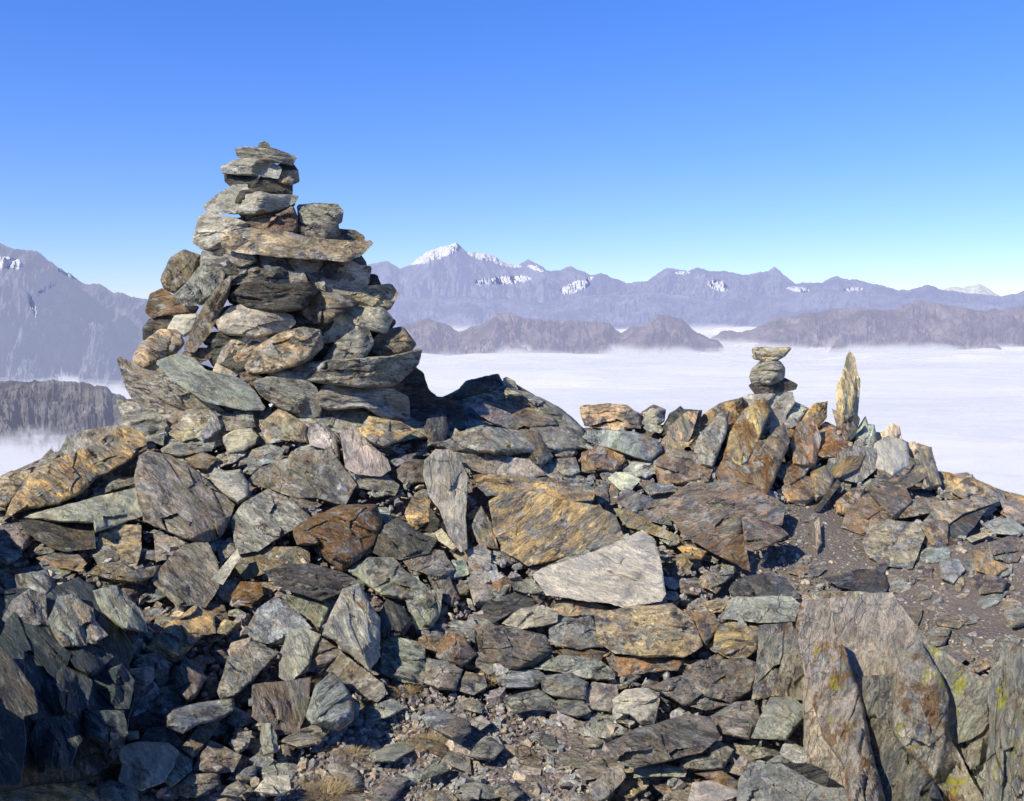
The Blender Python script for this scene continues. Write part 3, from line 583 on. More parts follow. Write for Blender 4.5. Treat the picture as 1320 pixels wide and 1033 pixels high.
STONES['J'] = '''
outcrop|pk|ln=.4 fa=-72 pr=.42 b=.7 ly=.9 T=.6 ru=.75|tall pink grey rock slab with yellow lichen in the right foreground|455,122 520,198 600,250 652,400 692,500 718,640 744,760 790,900 800,1000 640,1000 690,860 620,722 548,622 498,452 468,300 448,200
outcrop|pk|ln=.4 fa=-75 pr=.3 b=.6 ru=.7 T=.4|broad cream pink rock shoulder at the top of the right foreground outcrop|498,72 650,78 780,88 852,150 874,250 834,330 764,424 700,404 636,280 578,200 508,150
outcrop|pk|ln=.4 fa=-70 pr=.44 b=.7 ly=.7 T=.6 ru=.8|long pink streaked rock slab descending to the bottom right|828,402 860,300 910,258 982,380 1024,480 1014,600 1064,700 1154,879 1200,1000 1040,1000 1020,862 930,742 848,662 818,602
outcrop|pg|ln=.4 fa=-60 pr=.38 b=.7 ly=.5 T=.4 ru=.2|grey green rock with a bluish top right of the long pink streaked slab|890,250 1000,308 1060,378 1152,418 1210,480 1225,602 1225,1000 1130,1000 1060,850 985,640 950,450
outcrop|g|ln=.4 fa=-85 pr=.5 b=.7 ly=1 T=.6 ru=.5|yellow lichened grey green rock in the bottom right corner|1176,900 1196,600 1190,420 1214,300 1290,288 1400,330 1430,600 1430,1000 1200,1000
rock|gg|ln=.4 fa=-70 pr=.2 b=.7|dark brown split rock in the cleft between the two pink slabs|698,402 822,388 814,602 944,762 1004,879 1040,1000 790,1000 744,762 718,642
standing_stone|gg|fa=-80 pr=.3 b=.8 ru=.5|upright dark green rock with an orange lichen patch|298,202 420,188 484,300 504,500 440,484 340,474 263,492 288,350
flat_rock|pu|pr=.16 b=.55 fa=3|flat purple brown slab left of the upright green rock|-60,410 0,395 60,338 240,328 294,350 262,452 180,507 90,522 0,502 -130,440
rock|ye|ru=.5 pr=.08|yellow orange broken rock above the flat purple brown slab|118,292 128,198 200,188 290,218 284,292 230,332 180,324
rock|g|pr=.1 ru=.3|grey brown faceted rock below the flat purple brown slab|108,552 200,498 290,488 294,580 260,642 150,624
rock|pg|pr=.2 fa=30|green grey faceted rock with a dark right side below the upright green rock|268,632 300,558 340,478 420,476 488,530 400,642
rock|wh|pr=.08|pale stone beside the foot of the tall pink slab|376,692 400,638 490,688 524,720 440,742
rock|g||grey ribbed stone left of the pale stone near the bottom|208,682 230,638 330,648 374,700 260,722
flat_rock|pg|pr=.24 b=.6|large pale cracked slab at the bottom right of centre|222,802 260,733 380,738 480,798 560,828 684,828 694,900 690,990 200,990
pebble|pk||small pinkish stone left of the large pale cracked slab|148,762 200,723 254,735 230,782
flat_rock|wh|pr=.18|whitish slab at the bottom edge left of the pale cracked slab|16,900 40,808 130,798 250,858 200,990 10,990
flat_rock|ru|ru=.7 pr=.2 fa=-25|rusty dark slab lying between the two pale bottom slabs|48,772 150,763 242,820 264,864 130,802
rock|gg|pr=.1|grey green slab tip under the end of the long purple slab|88,702 130,643 194,680 160,752 90,757 -10,752 -5,708
rock|dk|pr=.16|dark slab wedged behind the large pale cracked slab|338,728 500,738 564,770 554,832 440,784
rock|pg|pr=.14 fa=3 ru=.4|pale layered rock beneath the dark capstone|150,172 190,90 420,88 454,120 434,182 290,187
pebble|ye|ru=.8 pr=.25|small orange cube shaped stone on the foreground outcrop's shoulder|836,212 880,193 904,230 862,254
'''
STONES['K'] = '''
cairn_stone|ta|ru=0 d=9.7 T=.13 fa=5|flat tan top stone of the small cairn on the ridge|247,402 262,395 330,397 397,396 372,425 340,443 300,449 250,435
cairn_stone|gg|ru=0 d=9.7 T=.17|round grey middle stone of the small cairn on the ridge|237,512 245,480 280,450 350,449 371,475 366,520 330,538 250,547
cairn_stone|dk|d=9.65 fa=-10 T=.2|dark flat bottom stone of the small cairn on the ridge|232,542 330,533 372,516 421,542 415,556 350,572 262,582
standing_stone|ta|ru=0 d=9.85 fa=85 T=.14 gl=1|tall pointed pale pinnacle stone standing upright on the ridge|580,700 583,545 605,500 622,430 632,410 650,440 652,480 668,520 666,570 658,660 645,715 610,735
'''
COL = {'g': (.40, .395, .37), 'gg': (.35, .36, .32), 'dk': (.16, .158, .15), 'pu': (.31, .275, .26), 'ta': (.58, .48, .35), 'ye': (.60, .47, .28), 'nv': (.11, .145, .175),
       'ru': (.42, .29, .19), 'wh': (.76, .735, .63), 'bl': (.33, .36, .38), 'pg': (.52, .54, .49), 'br': (.36, .29, .215), 'pk': (.66, .60, .52)}
CAIRN = np.array([(170, 345, 30), (215, 335, 45), (245, 340, 55), (280, 345, 85), (330, 362, 112), (370, 345, 135), (430, 355, 165), (480, 348, 192), (540, 345, 190)], float)
def cairn_depth(px, py):
    xc = np.interp(py, CAIRN[:, 0], CAIRN[:, 1]); hw = np.interp(py, CAIRN[:, 0], CAIRN[:, 2])
    u = np.clip(np.abs(px - xc) / hw, 0, .96)
    return 7.8 - .68 * np.sqrt(1 - u * u) * hw * 7.2 / F0

def poly_area(p):
    x, y = p[:, 0], p[:, 1]; x1, y1 = np.roll(x, -1), np.roll(y, -1)
    cr = x * y1 - x1 * y; a = cr.sum() / 2
    return a, np.array([((x + x1) * cr).sum(), ((y + y1) * cr).sum()]) / (6 * a)

def make_stone(kind, colour, prm, label, poly, sheet, seed, step=1.7, mat=None):
    r = np.random.default_rng(seed)
    P = {}
    for t in prm.split():
        k, v = t.split('='); P[k] = float(v)
    a, c = poly_area(poly)
    if a < 0: poly = poly[::-1]; a = -a
    edges = np.roll(poly, -1, 0) - poly; per = np.linalg.norm(edges, axis=1).sum()
    S = 3.5 * a / per                                       # working size in photo units
    if sheet in 'AK':
        nx_ = np.roll(poly, -1, 0); poly = np.stack([poly * .93 + nx_ * .07, poly * .07 + nx_ * .93], 1).reshape(-1, 2); edges = np.roll(poly, -1, 0) - poly
    gro = 2.3 if sheet == 'A' else 1.6 if sheet == 'K' else 3.5 if 'ln' in P else 1.0
    en = np.stack([edges[:, 1], -edges[:, 0]], 1) / (np.linalg.norm(edges, axis=1)[:, None] + 1e-9)
    vn = en + np.roll(en, 1, 0); vn /= np.linalg.norm(vn, axis=1)[:, None] + 1e-6
    poly = poly + vn * gro; edges = np.roll(poly, -1, 0) - poly
    # boundary, resampled and roughened
    cairn_ = sheet in 'AK'
    pts = []
    for i in range(len(poly)):
        L = np.linalg.norm(edges[i]); k = max(1, int(round(L / step)))
        pts.append(poly[i] + edges[i] * (np.arange(k) / k)[:, None])
    b = np.concatenate(pts); n = len(b)
    nrm = np.roll(b, -1, 0) - np.roll(b, 1, 0); nrm = np.stack([nrm[:, 1], -nrm[:, 0]], 1); nrm /= np.linalg.norm(nrm, axis=1)[:, None] + 1e-9
    q3 = np.concatenate([b / (S * .35), np.full((n, 1), seed * 3.7 % 97)], 1)
    jit = fbm(q3, 4, seed) * (.012 if cairn_ else .020) * S + vnoise(q3 * 6, seed + 5) * .006 * S
    b = b + nrm * jit[:, None]
    # depth of the seat
    cairn = sheet == 'A'
    if cairn: d0 = float(cairn_depth(c[0], c[1])) + P.get('dd', r.uniform(-.07, .05)); lean = .45
    elif 'd' in P: d0 = P['d']; lean = .25
    else: d0 = float(D(c[0], c[1])); lean = P.get('ln', .8)
    pr = P.get('pr', .0 if cairn or 'd' in P else r.uniform(-.01, .085))
    m = d0 / F0                                             # metres per photo unit
    Sm = S * m
    bul = P.get('b', 1.0) * (.52 if cairn else .50)
    fa = math.radians(P.get('fa', r.uniform(-14, 18)))
    fa_dir = np.array([math.cos(fa), math.sin(fa)]) * np.array([1, 1])   # image axes, y down
    fn_dir = np.array([-fa_dir[1], fa_dir[0]])
    # facets
    q_b = (b - c) / S
    planes = []
    nf = int(r.integers(5, 8)); ph0 = r.uniform(0, 2 * math.pi)
    for i in range(nf):
        ph = ph0 + (i + r.uniform(-.3, .3)) * 2 * math.pi / nf
        dv = np.array([math.cos(ph), math.sin(ph)])
        ext = (q_b @ dv).max()
        down = dv[1]
        f = r.uniform(.45, 1.05) - .28 * down
        if down > .55: f = r.uniform(.14, .4)
        planes.append((dv, ext, bul * r.uniform(.85, 1.25) / (max(f, .12) * ext)))
    tilt = r.normal(0, .22, 2) + np.array([P.get('tx', 0.0), 0])
    tilt[1] += .22                                          # upper part recedes: faces the sky a little
    rim = .05
    sm = P.get('sm', .95 if sheet in 'AK' else 1.0)
    ncell = int(np.clip(a / 420, 4, 45))
    aspect = 2.0
    seedp = (r.uniform(0, 1, (ncell, 2)) * (poly.max(0) - poly.min(0)) + poly.min(0) - c) / S
    cell_o = r.normal(0, .045, ncell) * sm; cell_g = r.normal(0, .13, (ncell, 2)) * sm
    # creases: flat facets that meet along straight edges
    folds = []
    for i in range(int(np.clip(4 + a / 900, 4, 13))):
        ph = r.uniform(0, 2 * math.pi) if i % 2 else math.atan2(fn_dir[1], fn_dir[0]) + r.normal(0, .35)
        dv = np.array([math.cos(ph), math.sin(ph)]); o_ = (seedp[i % ncell] @ dv) + r.uniform(-.15, .15)
        folds.append((dv, o_, r.normal(-.03, .20) * sm, (np.array([-dv[1], dv[0]]), r.uniform(-1, 1), r.uniform(.5, 2))))
    ns = max(6, int(S * .62 / step)); ns = min(ns, 90)
    ss = np.concatenate([(np.arange(1, ns + 1) / ns) ** .9])
    Sg, Bi = np.meshgrid(ss, np.arange(n), indexing='ij')
    def seat(p):
        if cairn: return d0 + lean * (cairn_depth(p[..., 0], p[..., 1]) - cairn_depth(c[0], c[1]))
        if 'd' in P:
            a_ = d0 - lean * (p[..., 1] - c[1]) * m; cr_ = crest(p[..., 0]); t_ = smooth(cr_ - 22, cr_ + 30, p[..., 1])
            return a_ if sheet == 'K' else a_ * (1 - t_) + np.minimum(a_, D(p[..., 0], p[..., 1]) - .05) * t_
        return d0 + lean * (D(p[..., 0], p[..., 1]) - d0)
    def front(p, sv):
        q = (p - c) / S
        w = bul + q[..., 0] * tilt[0] + q[..., 1] * tilt[1]
        for dv, ext, sl in planes:
            w = np.minimum(w, rim + sl * (ext - q @ dv))
        # broken cells elongated along the foliation
        A = np.stack([q @ fa_dir, (q @ fn_dir) * aspect], -1); B = np.stack([seedp @ fa_dir, (seedp @ fn_dir) * aspect], -1)
        for dv, o_, am, (pv, po, pr_) in folds:
            w = w + am * np.abs(q @ dv - o_ + .12 * (np.abs(q @ pv - po)))
        wn = .06 * vnoise(np.concatenate([q * 4, np.zeros(q.shape[:-1] + (1,))], -1), seed + 9)
        dd = ((A[..., None, :] + wn[..., None, None] - B) ** 2).sum(-1); ci = dd.argmin(-1)
        cellw = cell_o[ci] + ((q - seedp[ci]) * cell_g[ci]).sum(-1)
        w = w + cellw
        # strata: stepped ledges
        hh = (q @ fn_dir) * 8 + .9 * vnoise(np.concatenate([q * 2.2, np.full(q.shape[:-1] + (1,), 3.1)], -1), seed + 21)
        i0 = np.floor(hh).astype(np.int64); st = _hash(i0, i0 * 0, i0 * 0, seed + 31); st2 = _hash(i0 + 1, i0 * 0, i0 * 0, seed + 31)
        fr = smooth(.86, 1.0, hh - i0)
        w = w + (st * (1 - fr) + st2 * fr - .5) * .11 * sm
        X = np.concatenate([np.stack([(q @ fa_dir) * 3.2, (q @ fn_dir) * 9], -1), w[..., None] * 3], -1)
        w = w + fbm(X, 4, seed + 40, .6) * .020 * sm
        w = np.maximum(w, .02)
        return w
    pc = c + Sg[..., None] * (b[Bi] - c)
    w = front(pc, Sg); w0 = front(c[None, :], None)[0]
    ed = np.sqrt(np.clip(1 - Sg ** 10, 0, 1))
    w = rim + (w - rim) * np.where(Sg > .999, 0, ed)
    rough = fbm(np.concatenate([b / (S * .3), np.full((n, 1), 5.0)], 1), 3, seed + 60)
    w[-1] = rim * .3 + .03 * rough
    Vf = pt(pc[..., 0], pc[..., 1], seat(pc) - pr - w * Sm)
    Vc = pt(c[0], c[1], seat(c) - pr - w0 * Sm)
    # back
    Tm = P.get('T', min(1.1 * Sm, .42) if cairn else .8 * Sm)
    nb = 5; sb = np.linspace(1, 0, nb + 1)[1:-1]
    Sb, Bj = np.meshgrid(sb, np.arange(n), indexing='ij')
    pb = c + Sb[..., None] * (b[Bj] - c)
    nz = fbm(np.concatenate([pb / (S * .4), np.full(pb.shape[:-1] + (1,), 8.0)], -1), 3, seed + 70)
    wb = Tm * np.sqrt(np.clip(1 - Sb ** 3, 0, 1)) * (1 + .18 * nz) + .0
    Vb = pt(pb[..., 0], pb[..., 1], seat(pb) - pr + wb)
    Ve = pt(c[0], c[1], seat(c) - pr + Tm)
    V = np.concatenate([Vc[None], Vf.reshape(-1, 3), Vb.reshape(-1, 3), Ve[None]])
    idx = 1 + np.arange((ns + nb - 1) * n).reshape(ns + nb - 1, n)
    j1 = np.roll(idx, -1, 1)
    quads = np.stack([idx[:-1], idx[1:], j1[1:], j1[:-1]], -1).reshape(-1, 4)
    t0 = np.stack([np.zeros(n, int), idx[0], j1[0]], -1)
    t1 = np.stack([np.full(n, len(V) - 1), j1[-1], idx[-1]], -1)
    quads = quads[:, ::-1]; t0 = t0[:, ::-1]; t1 = t1[:, ::-1]
    org = pt(c[0], poly[:, 1].max(), seat(np.array([c[0], poly[:, 1].max()])) - pr)
    # texture frame in metres: along and across the foliation, and into the depth
    def fcc(p, wd):
        q = (p - c) * m
        return np.stack([q @ fa_dir, q @ fn_dir + .25 * wd, wd * .8 + 0 * q[..., 0]], -1).reshape(-1, 3)
    fc = np.concatenate([fcc(c[None, :], np.array([w0 * Sm])), fcc(pc, w * Sm), fcc(pb, -wb), fcc(c[None, :], np.array([-Tm]))])
    fc = fc * np.array([r.uniform(.75, 1.35), r.uniform(.6, 1.5), 1]) * (5.5 / (d0 + 1.0)) + r.uniform(-40, 40, 3)
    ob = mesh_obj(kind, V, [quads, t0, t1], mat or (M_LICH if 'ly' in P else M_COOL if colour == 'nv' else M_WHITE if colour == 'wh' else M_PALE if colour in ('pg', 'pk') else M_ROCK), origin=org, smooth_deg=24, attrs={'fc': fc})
    cc = np.array(COL[colour]) * r.uniform(.88, 1.14) * (1 + r.normal(0, .03, 3))
    cc = cc * np.array([1.02, 1.0, .93]) * (np.array([1.1, .97, .84]) if sheet in 'HIM' and colour not in ('dk', 'pg') else 1)
    if sheet == 'A': cc = cc * .78
    ob.color = (*cc, P.get('ru', r.uniform(.0, .5) + (.25 if sheet in 'HIM' else 0)))
    return ob

CAT = {'pebble': 'pebble', 'cairn_stone': 'stone', 'flat_rock': 'flat rock', 'rock': 'rock', 'boulder': 'boulder', 'shard': 'shard', 'outcrop': 'outcrop', 'standing_stone': 'standing stone'}
POLYS = []
seed = 100
for sh, text in STONES.items():
    ox, oy, sc = SHEETS[sh]
    for ln in text.strip().split('\n'):
        if not ln.strip(): continue
        kind, colour, prm, label, ptsx = ln.split('|')
        poly = np.array([tuple(map(float, q.split(','))) for q in ptsx.split()]) / sc + (ox, oy)
        seed += 1
        ob = make_stone(kind, colour, prm, label, poly, sh, seed)
        g = None
        if sh == 'A': g = 'stones stacked in the large cairn'
        if sh == 'K' and kind == 'cairn_stone': g = 'stones of the small cairn'
        tag(ob, label, CAT[kind], g); POLYS.append(poly)

# stones in the heart of the cairn, seen only through the gaps
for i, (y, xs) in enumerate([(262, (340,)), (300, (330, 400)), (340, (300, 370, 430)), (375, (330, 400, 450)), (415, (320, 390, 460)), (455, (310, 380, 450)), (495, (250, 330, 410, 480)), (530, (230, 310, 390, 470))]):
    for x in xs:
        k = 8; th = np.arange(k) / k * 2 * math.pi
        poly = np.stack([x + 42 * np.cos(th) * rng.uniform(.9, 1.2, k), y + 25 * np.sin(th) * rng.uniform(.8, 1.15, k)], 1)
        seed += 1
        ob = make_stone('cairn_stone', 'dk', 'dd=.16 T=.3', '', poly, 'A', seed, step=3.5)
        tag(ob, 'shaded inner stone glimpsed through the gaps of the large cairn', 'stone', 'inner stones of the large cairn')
# filler stones where the traced ones leave room
def rand_poly(x, y, sx, sy, rot, k):
    th = (np.arange(k) + rng.uniform(-.28, .28, k)) / k * 2 * math.pi
    rr = rng.uniform(.75, 1.15, k)
    u = sx * np.cos(th) * rr; v = sy * np.sin(th) * rr
    return np.stack([x + u * math.cos(rot) - v * math.sin(rot), y + u * math.sin(rot) + v * math.cos(rot)], 1)
cands = 0; made = 0
occ = []
FKEYS = ['g', 'gg', 'g', 'gg', 'pu', 'br', 'bl', 'ta', 'pg']
FNAME = {'g': 'grey', 'gg': 'grey green', 'pu': 'purple grey', 'br': 'brown', 'bl': 'blue grey', 'ta': 'tan', 'pg': 'pale green', 'dk': 'dark'}
while made < 190 and cands < 30000:
    cands += 1
    x = rng.uniform(-30, 1350); y = rng.uniform(crest(x) + 4, 1045)
    if gravel(x, y) > .3 and rng.uniform() < .8: continue
    if any(inside(p, np.array([x]), np.array([y]))[0] for p in POLYS): continue
    far = np.interp(y, [540, 1033], [.55, 1.1])
    s_ = rng.uniform(11, 27) * far
    if any((x - a_) ** 2 + (y - b_) ** 2 < (.75 * (s_ + c_)) ** 2 for a_, b_, c_ in occ): continue
    occ.append((x, y, s_)); ck = str(rng.choice(FKEYS)); seed += 1
    right = x > 900 and y < 760
    poly = rand_poly(x, y, s_ * 1.25, s_ * rng.uniform(.45, .8), math.radians(rng.normal(-35 if right else 5, 25)), int(rng.integers(5, 9)))
    big_ = s_ > 17
    ob = make_stone('rock', ck, 'pr=%.3f' % (-.03 if gravel(x, y) < .3 else .01), '', poly, 'X', seed)
    where = 'on the gravel' if gravel(x, y) > .3 else 'on the far slope' if right else 'in the rubble'
    tag(ob, '%s %s angular stone lying %s between larger rocks' % ('small' if not big_ else 'modest', FNAME[ck], where), 'rock', 'loose %s stones %s' % (FNAME[ck], where))
    made += 1
print('fillers', made, cands)

# the countless chips and flakes
def chips(name, n, sizef, keep, depth_off, label, group=None, dens=None):
    X, Y = [], []
    while len(X) < n:
        x = rng.uniform(-60, 1380, 4000); y = rng.uniform(0, 1, 4000) ** 1.0 * (1080 - 530) + 530
        k = keep(x, y) & (y > crest(x) + 2)
        X += list(x[k]); Y += list(y[k])
    X = np.array(X[:n]); Y = np.array(Y[:n])
    s = sizef(X, Y, n)
    d = D(X, Y) + depth_off(X, Y, n)
    C = pt(X, Y, d); sm = s * d / F0
    k = 6
    th = (np.arange(k)[None] + rng.uniform(-.35, .35, (n, k))) / k * 2 * math.pi
    rr = rng.uniform(.55, 1.2, (n, k)) * sm[:, None]; asp = rng.uniform(.4, .9, (n, 1))
    u = rr * np.cos(th); v = rr * np.sin(th) * asp; t = sm[:, None] * rng.uniform(.10, .42, (n, 1))
    top = np.stack([u * .86, v * .86, t + 0 * u + rng.uniform(-.2, .2, (n, k)) * t], -1); bot = np.stack([u, v, -t + 0 * u], -1)
    L = np.concatenate([top, bot], 1)
    a1 = rng.uniform(0, 2 * math.pi, n); tx = rng.normal(.25, .38, n); ty = rng.normal(-.1, .38, n)
    ca, sa = np.cos(a1), np.sin(a1)
    R = np.zeros((n, 3, 3)); R[:, 0, 0] = ca; R[:, 0, 1] = -sa; R[:, 1, 0] = sa; R[:, 1, 1] = ca; R[:, 2, 2] = 1
    Rx = np.zeros((n, 3, 3)); Rx[:, 0, 0] = 1; Rx[:, 1, 1] = np.cos(tx); Rx[:, 1, 2] = -np.sin(tx); Rx[:, 2, 1] = np.sin(tx); Rx[:, 2, 2] = np.cos(tx)
    Ry = np.zeros((n, 3, 3)); Ry[:, 1, 1] = 1; Ry[:, 0, 0] = np.cos(ty); Ry[:, 0, 2] = np.sin(ty); Ry[:, 2, 0] = -np.sin(ty); Ry[:, 2, 2] = np.cos(ty)
    V = np.einsum('nij,nkj->nki', Ry @ Rx @ R, L) + C[:, None]
    base = (np.arange(n) * 2 * k)[:, None]
    ft = base + np.arange(k)[None]; fb = base + k + np.arange(k)[None][:, ::-1]
    sd = []
    for i in range(k):
        j = (i + 1) % k; sd.append(np.concatenate([base + i, base + k + i, base + k + j, base + j], 1))
    pal = np.array([COL[q] for q in ('g', 'gg', 'pu', 'br', 'g', 'ta', 'gg', 'br', 'pu', 'pu')])
    cc = pal[rng.integers(0, len(pal), n)] * rng.uniform(.7, 1.25, (n, 1))
    ob = mesh_obj(name, V.reshape(-1, 3), [ft, fb, np.concatenate(sd)], M_CHIP, attrs={'cc': np.repeat(cc, 2 * k, 0)})
    tag(ob, label, 'scree', None, 'stuff'); return ob
chips('scree', 9000, lambda x, y, n: rng.lognormal(1.75, .45, n) * np.interp(y, [540, 1033], [.55, 1.2]) * 1.25, lambda x, y: (gravel(x, y) < .4), lambda x, y, n: np.where(rng.uniform(0, 1, n) < .3, rng.uniform(-.03, .06, n), rng.uniform(.06, .22, n)),
      'broken schist rubble filling the gaps between the rocks')
chips('gravel', 9000, lambda x, y, n: rng.lognormal(.95, .7, n) * np.interp(y, [600, 1033], [.7, 1.25]) * np.where(x > 900, .62, 1.0), lambda x, y: (gravel(x, y) > rng.uniform(.0, .9, x.shape)), lambda x, y, n: rng.uniform(.005, .03, n),
      'flat stone chips strewn over the bare brown soil')
# ------------------------------------------------------------------ ground sheet: the ridge we stand on, dropping away below the clouds
gx = np.concatenate([np.arange(-600, -100, 25), np.arange(-100, 1420, 7), np.arange(1420, 1941, 25)]).astype(float)
rows = []
T_ = np.linspace(0, 1, 110)
for t in T_:
    y = crest(gx) + (1290 - crest(gx)) * t
    gv = gravel(gx, y)
    off = .27 * (1 - gv) + .02 * gv
    q = np.stack([gx / 40, y / 40, 0 * y], -1)
    off = off + fbm(q, 4, 3) * (.02 + .06 * (1 - gv))
    rows.append(pt(gx, y, D(gx, y) + off))
rows = np.array(rows)
back = []
c0 = rows[0]
dirn = np.stack([c0[:, 0] * .02, np.ones(len(gx)), 0 * gx], -1)
for k, (dist, dz) in enumerate([(.35, -.12), (1.0, -.7), (2.2, -2.2), (5, -6), (12, -16), (40, -55), (140, -170), (500, -420), (1500, -760)]):
    p = c0 + dirn * dist; p[:, 0] *= (1 + dist / 60); p[:, 2] += dz; p += (fbm(p * .8 / (1 + dist), 3, 8) * .12 * (1 + dist * .3))[:, None] * np.array([0, 0, 1]); back.append(p)
near = []
c1 = rows[-1]
for dist in (.6, 2, 8, 40):
    p = c1.copy(); p[:, 1] -= dist; p[:, 0] *= 1 + dist; p[:, 2] = np.minimum(p[:, 2], -1.6) - .05 * dist ** 1.2; near.append(p)
G = np.concatenate([np.array(back)[::-1], rows, np.array(near)])
nr, nc = G.shape[:2]
idx = np.arange(nr * nc).reshape(nr, nc)
quads = np.stack([idx[1:, :-1], idx[1:, 1:], idx[:-1, 1:], idx[:-1, :-1]], -1).reshape(-1, 4)
tag(mesh_obj('ground', G.reshape(-1, 3), [quads], M_SOIL, smooth_deg=180), kind='structure')

# ------------------------------------------------------------------ distant mountains above the sea of clouds
ZC = -500.0
def mountain_material(name, lo, hi, haze, hz_amt, scale, snowcol=(.85, .87, .95), warm=None):
    s = NT(name)
    tc = s.n('ShaderNodeTexCoord').outputs['Object']
    sn = s.n('ShaderNodeAttribute', attribute_name='snow').outputs['Fac']; ms = s.n('ShaderNodeAttribute', attribute_name='mist').outputs['Fac']
    v = s.mapping(tc, (scale, scale, scale))
    n1 = s.noise(v, 1.0, 9, .7, .4); n2 = s.noise(s.mapping(tc, (scale * 3, scale * 3, scale * 7)), 1.0, 9, .75)
    rg = s.n('ShaderNodeTexNoise', {'Vector': s.mapping(tc, (scale * 1.6, scale * .8, scale * 1.6)), 'Scale': 1.0, 'Detail': 9.0, 'Roughness': .6, 'Distortion': .3}, noise_type='RIDGED_MULTIFRACTAL', normalize=True).outputs['Fac']
    c = s.mix(s.ramp(n1, .42, .58), lo, hi)
    c = s.mix(s.ramp(rg, .35, .15, 0, .35), c, tuple(q * .5 for q in lo))
    if warm: c = s.mix(s.ramp(s.noise(v, .6, 4, .6), .5, .66, 0, .7), c, warm)
    c = s.mix(s.ramp(n2, .56, .7, 0, .35), c, tuple(min(1, q * 1.5) for q in hi))
    sf = s.ramp(s.math('ADD', sn, s.math('MULTIPLY', s.math('SUBTRACT', n2, .5), 2.6)), .46, .54)
    c = s.mix(sf, c, snowcol)
    bp = s.n('ShaderNodeBump', {'Height': s.math('ADD', s.math('ADD', s.math('MULTIPLY', n1, .35), s.math('MULTIPLY', n2, .22)), s.math('MULTIPLY', rg, .35)), 'Strength': 1.0, 'Distance': 1.0 / scale * .55})
    bs = s.n('ShaderNodeBsdfDiffuse', {'Color': c, 'Normal': bp.outputs[0]})
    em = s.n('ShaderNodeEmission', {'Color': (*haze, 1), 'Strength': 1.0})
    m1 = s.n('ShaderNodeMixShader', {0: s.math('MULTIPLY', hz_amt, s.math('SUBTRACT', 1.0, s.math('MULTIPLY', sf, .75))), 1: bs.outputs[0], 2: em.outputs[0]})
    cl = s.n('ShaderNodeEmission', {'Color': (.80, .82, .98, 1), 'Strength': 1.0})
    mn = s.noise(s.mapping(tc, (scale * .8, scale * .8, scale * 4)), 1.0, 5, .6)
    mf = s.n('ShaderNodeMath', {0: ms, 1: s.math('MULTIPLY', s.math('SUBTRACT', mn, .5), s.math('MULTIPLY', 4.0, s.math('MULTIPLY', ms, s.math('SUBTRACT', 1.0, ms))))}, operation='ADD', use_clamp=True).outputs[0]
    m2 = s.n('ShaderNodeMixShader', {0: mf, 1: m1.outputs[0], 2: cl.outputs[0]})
    s.t.links.new(m2.outputs[0], s.out.inputs[0]); return s.m

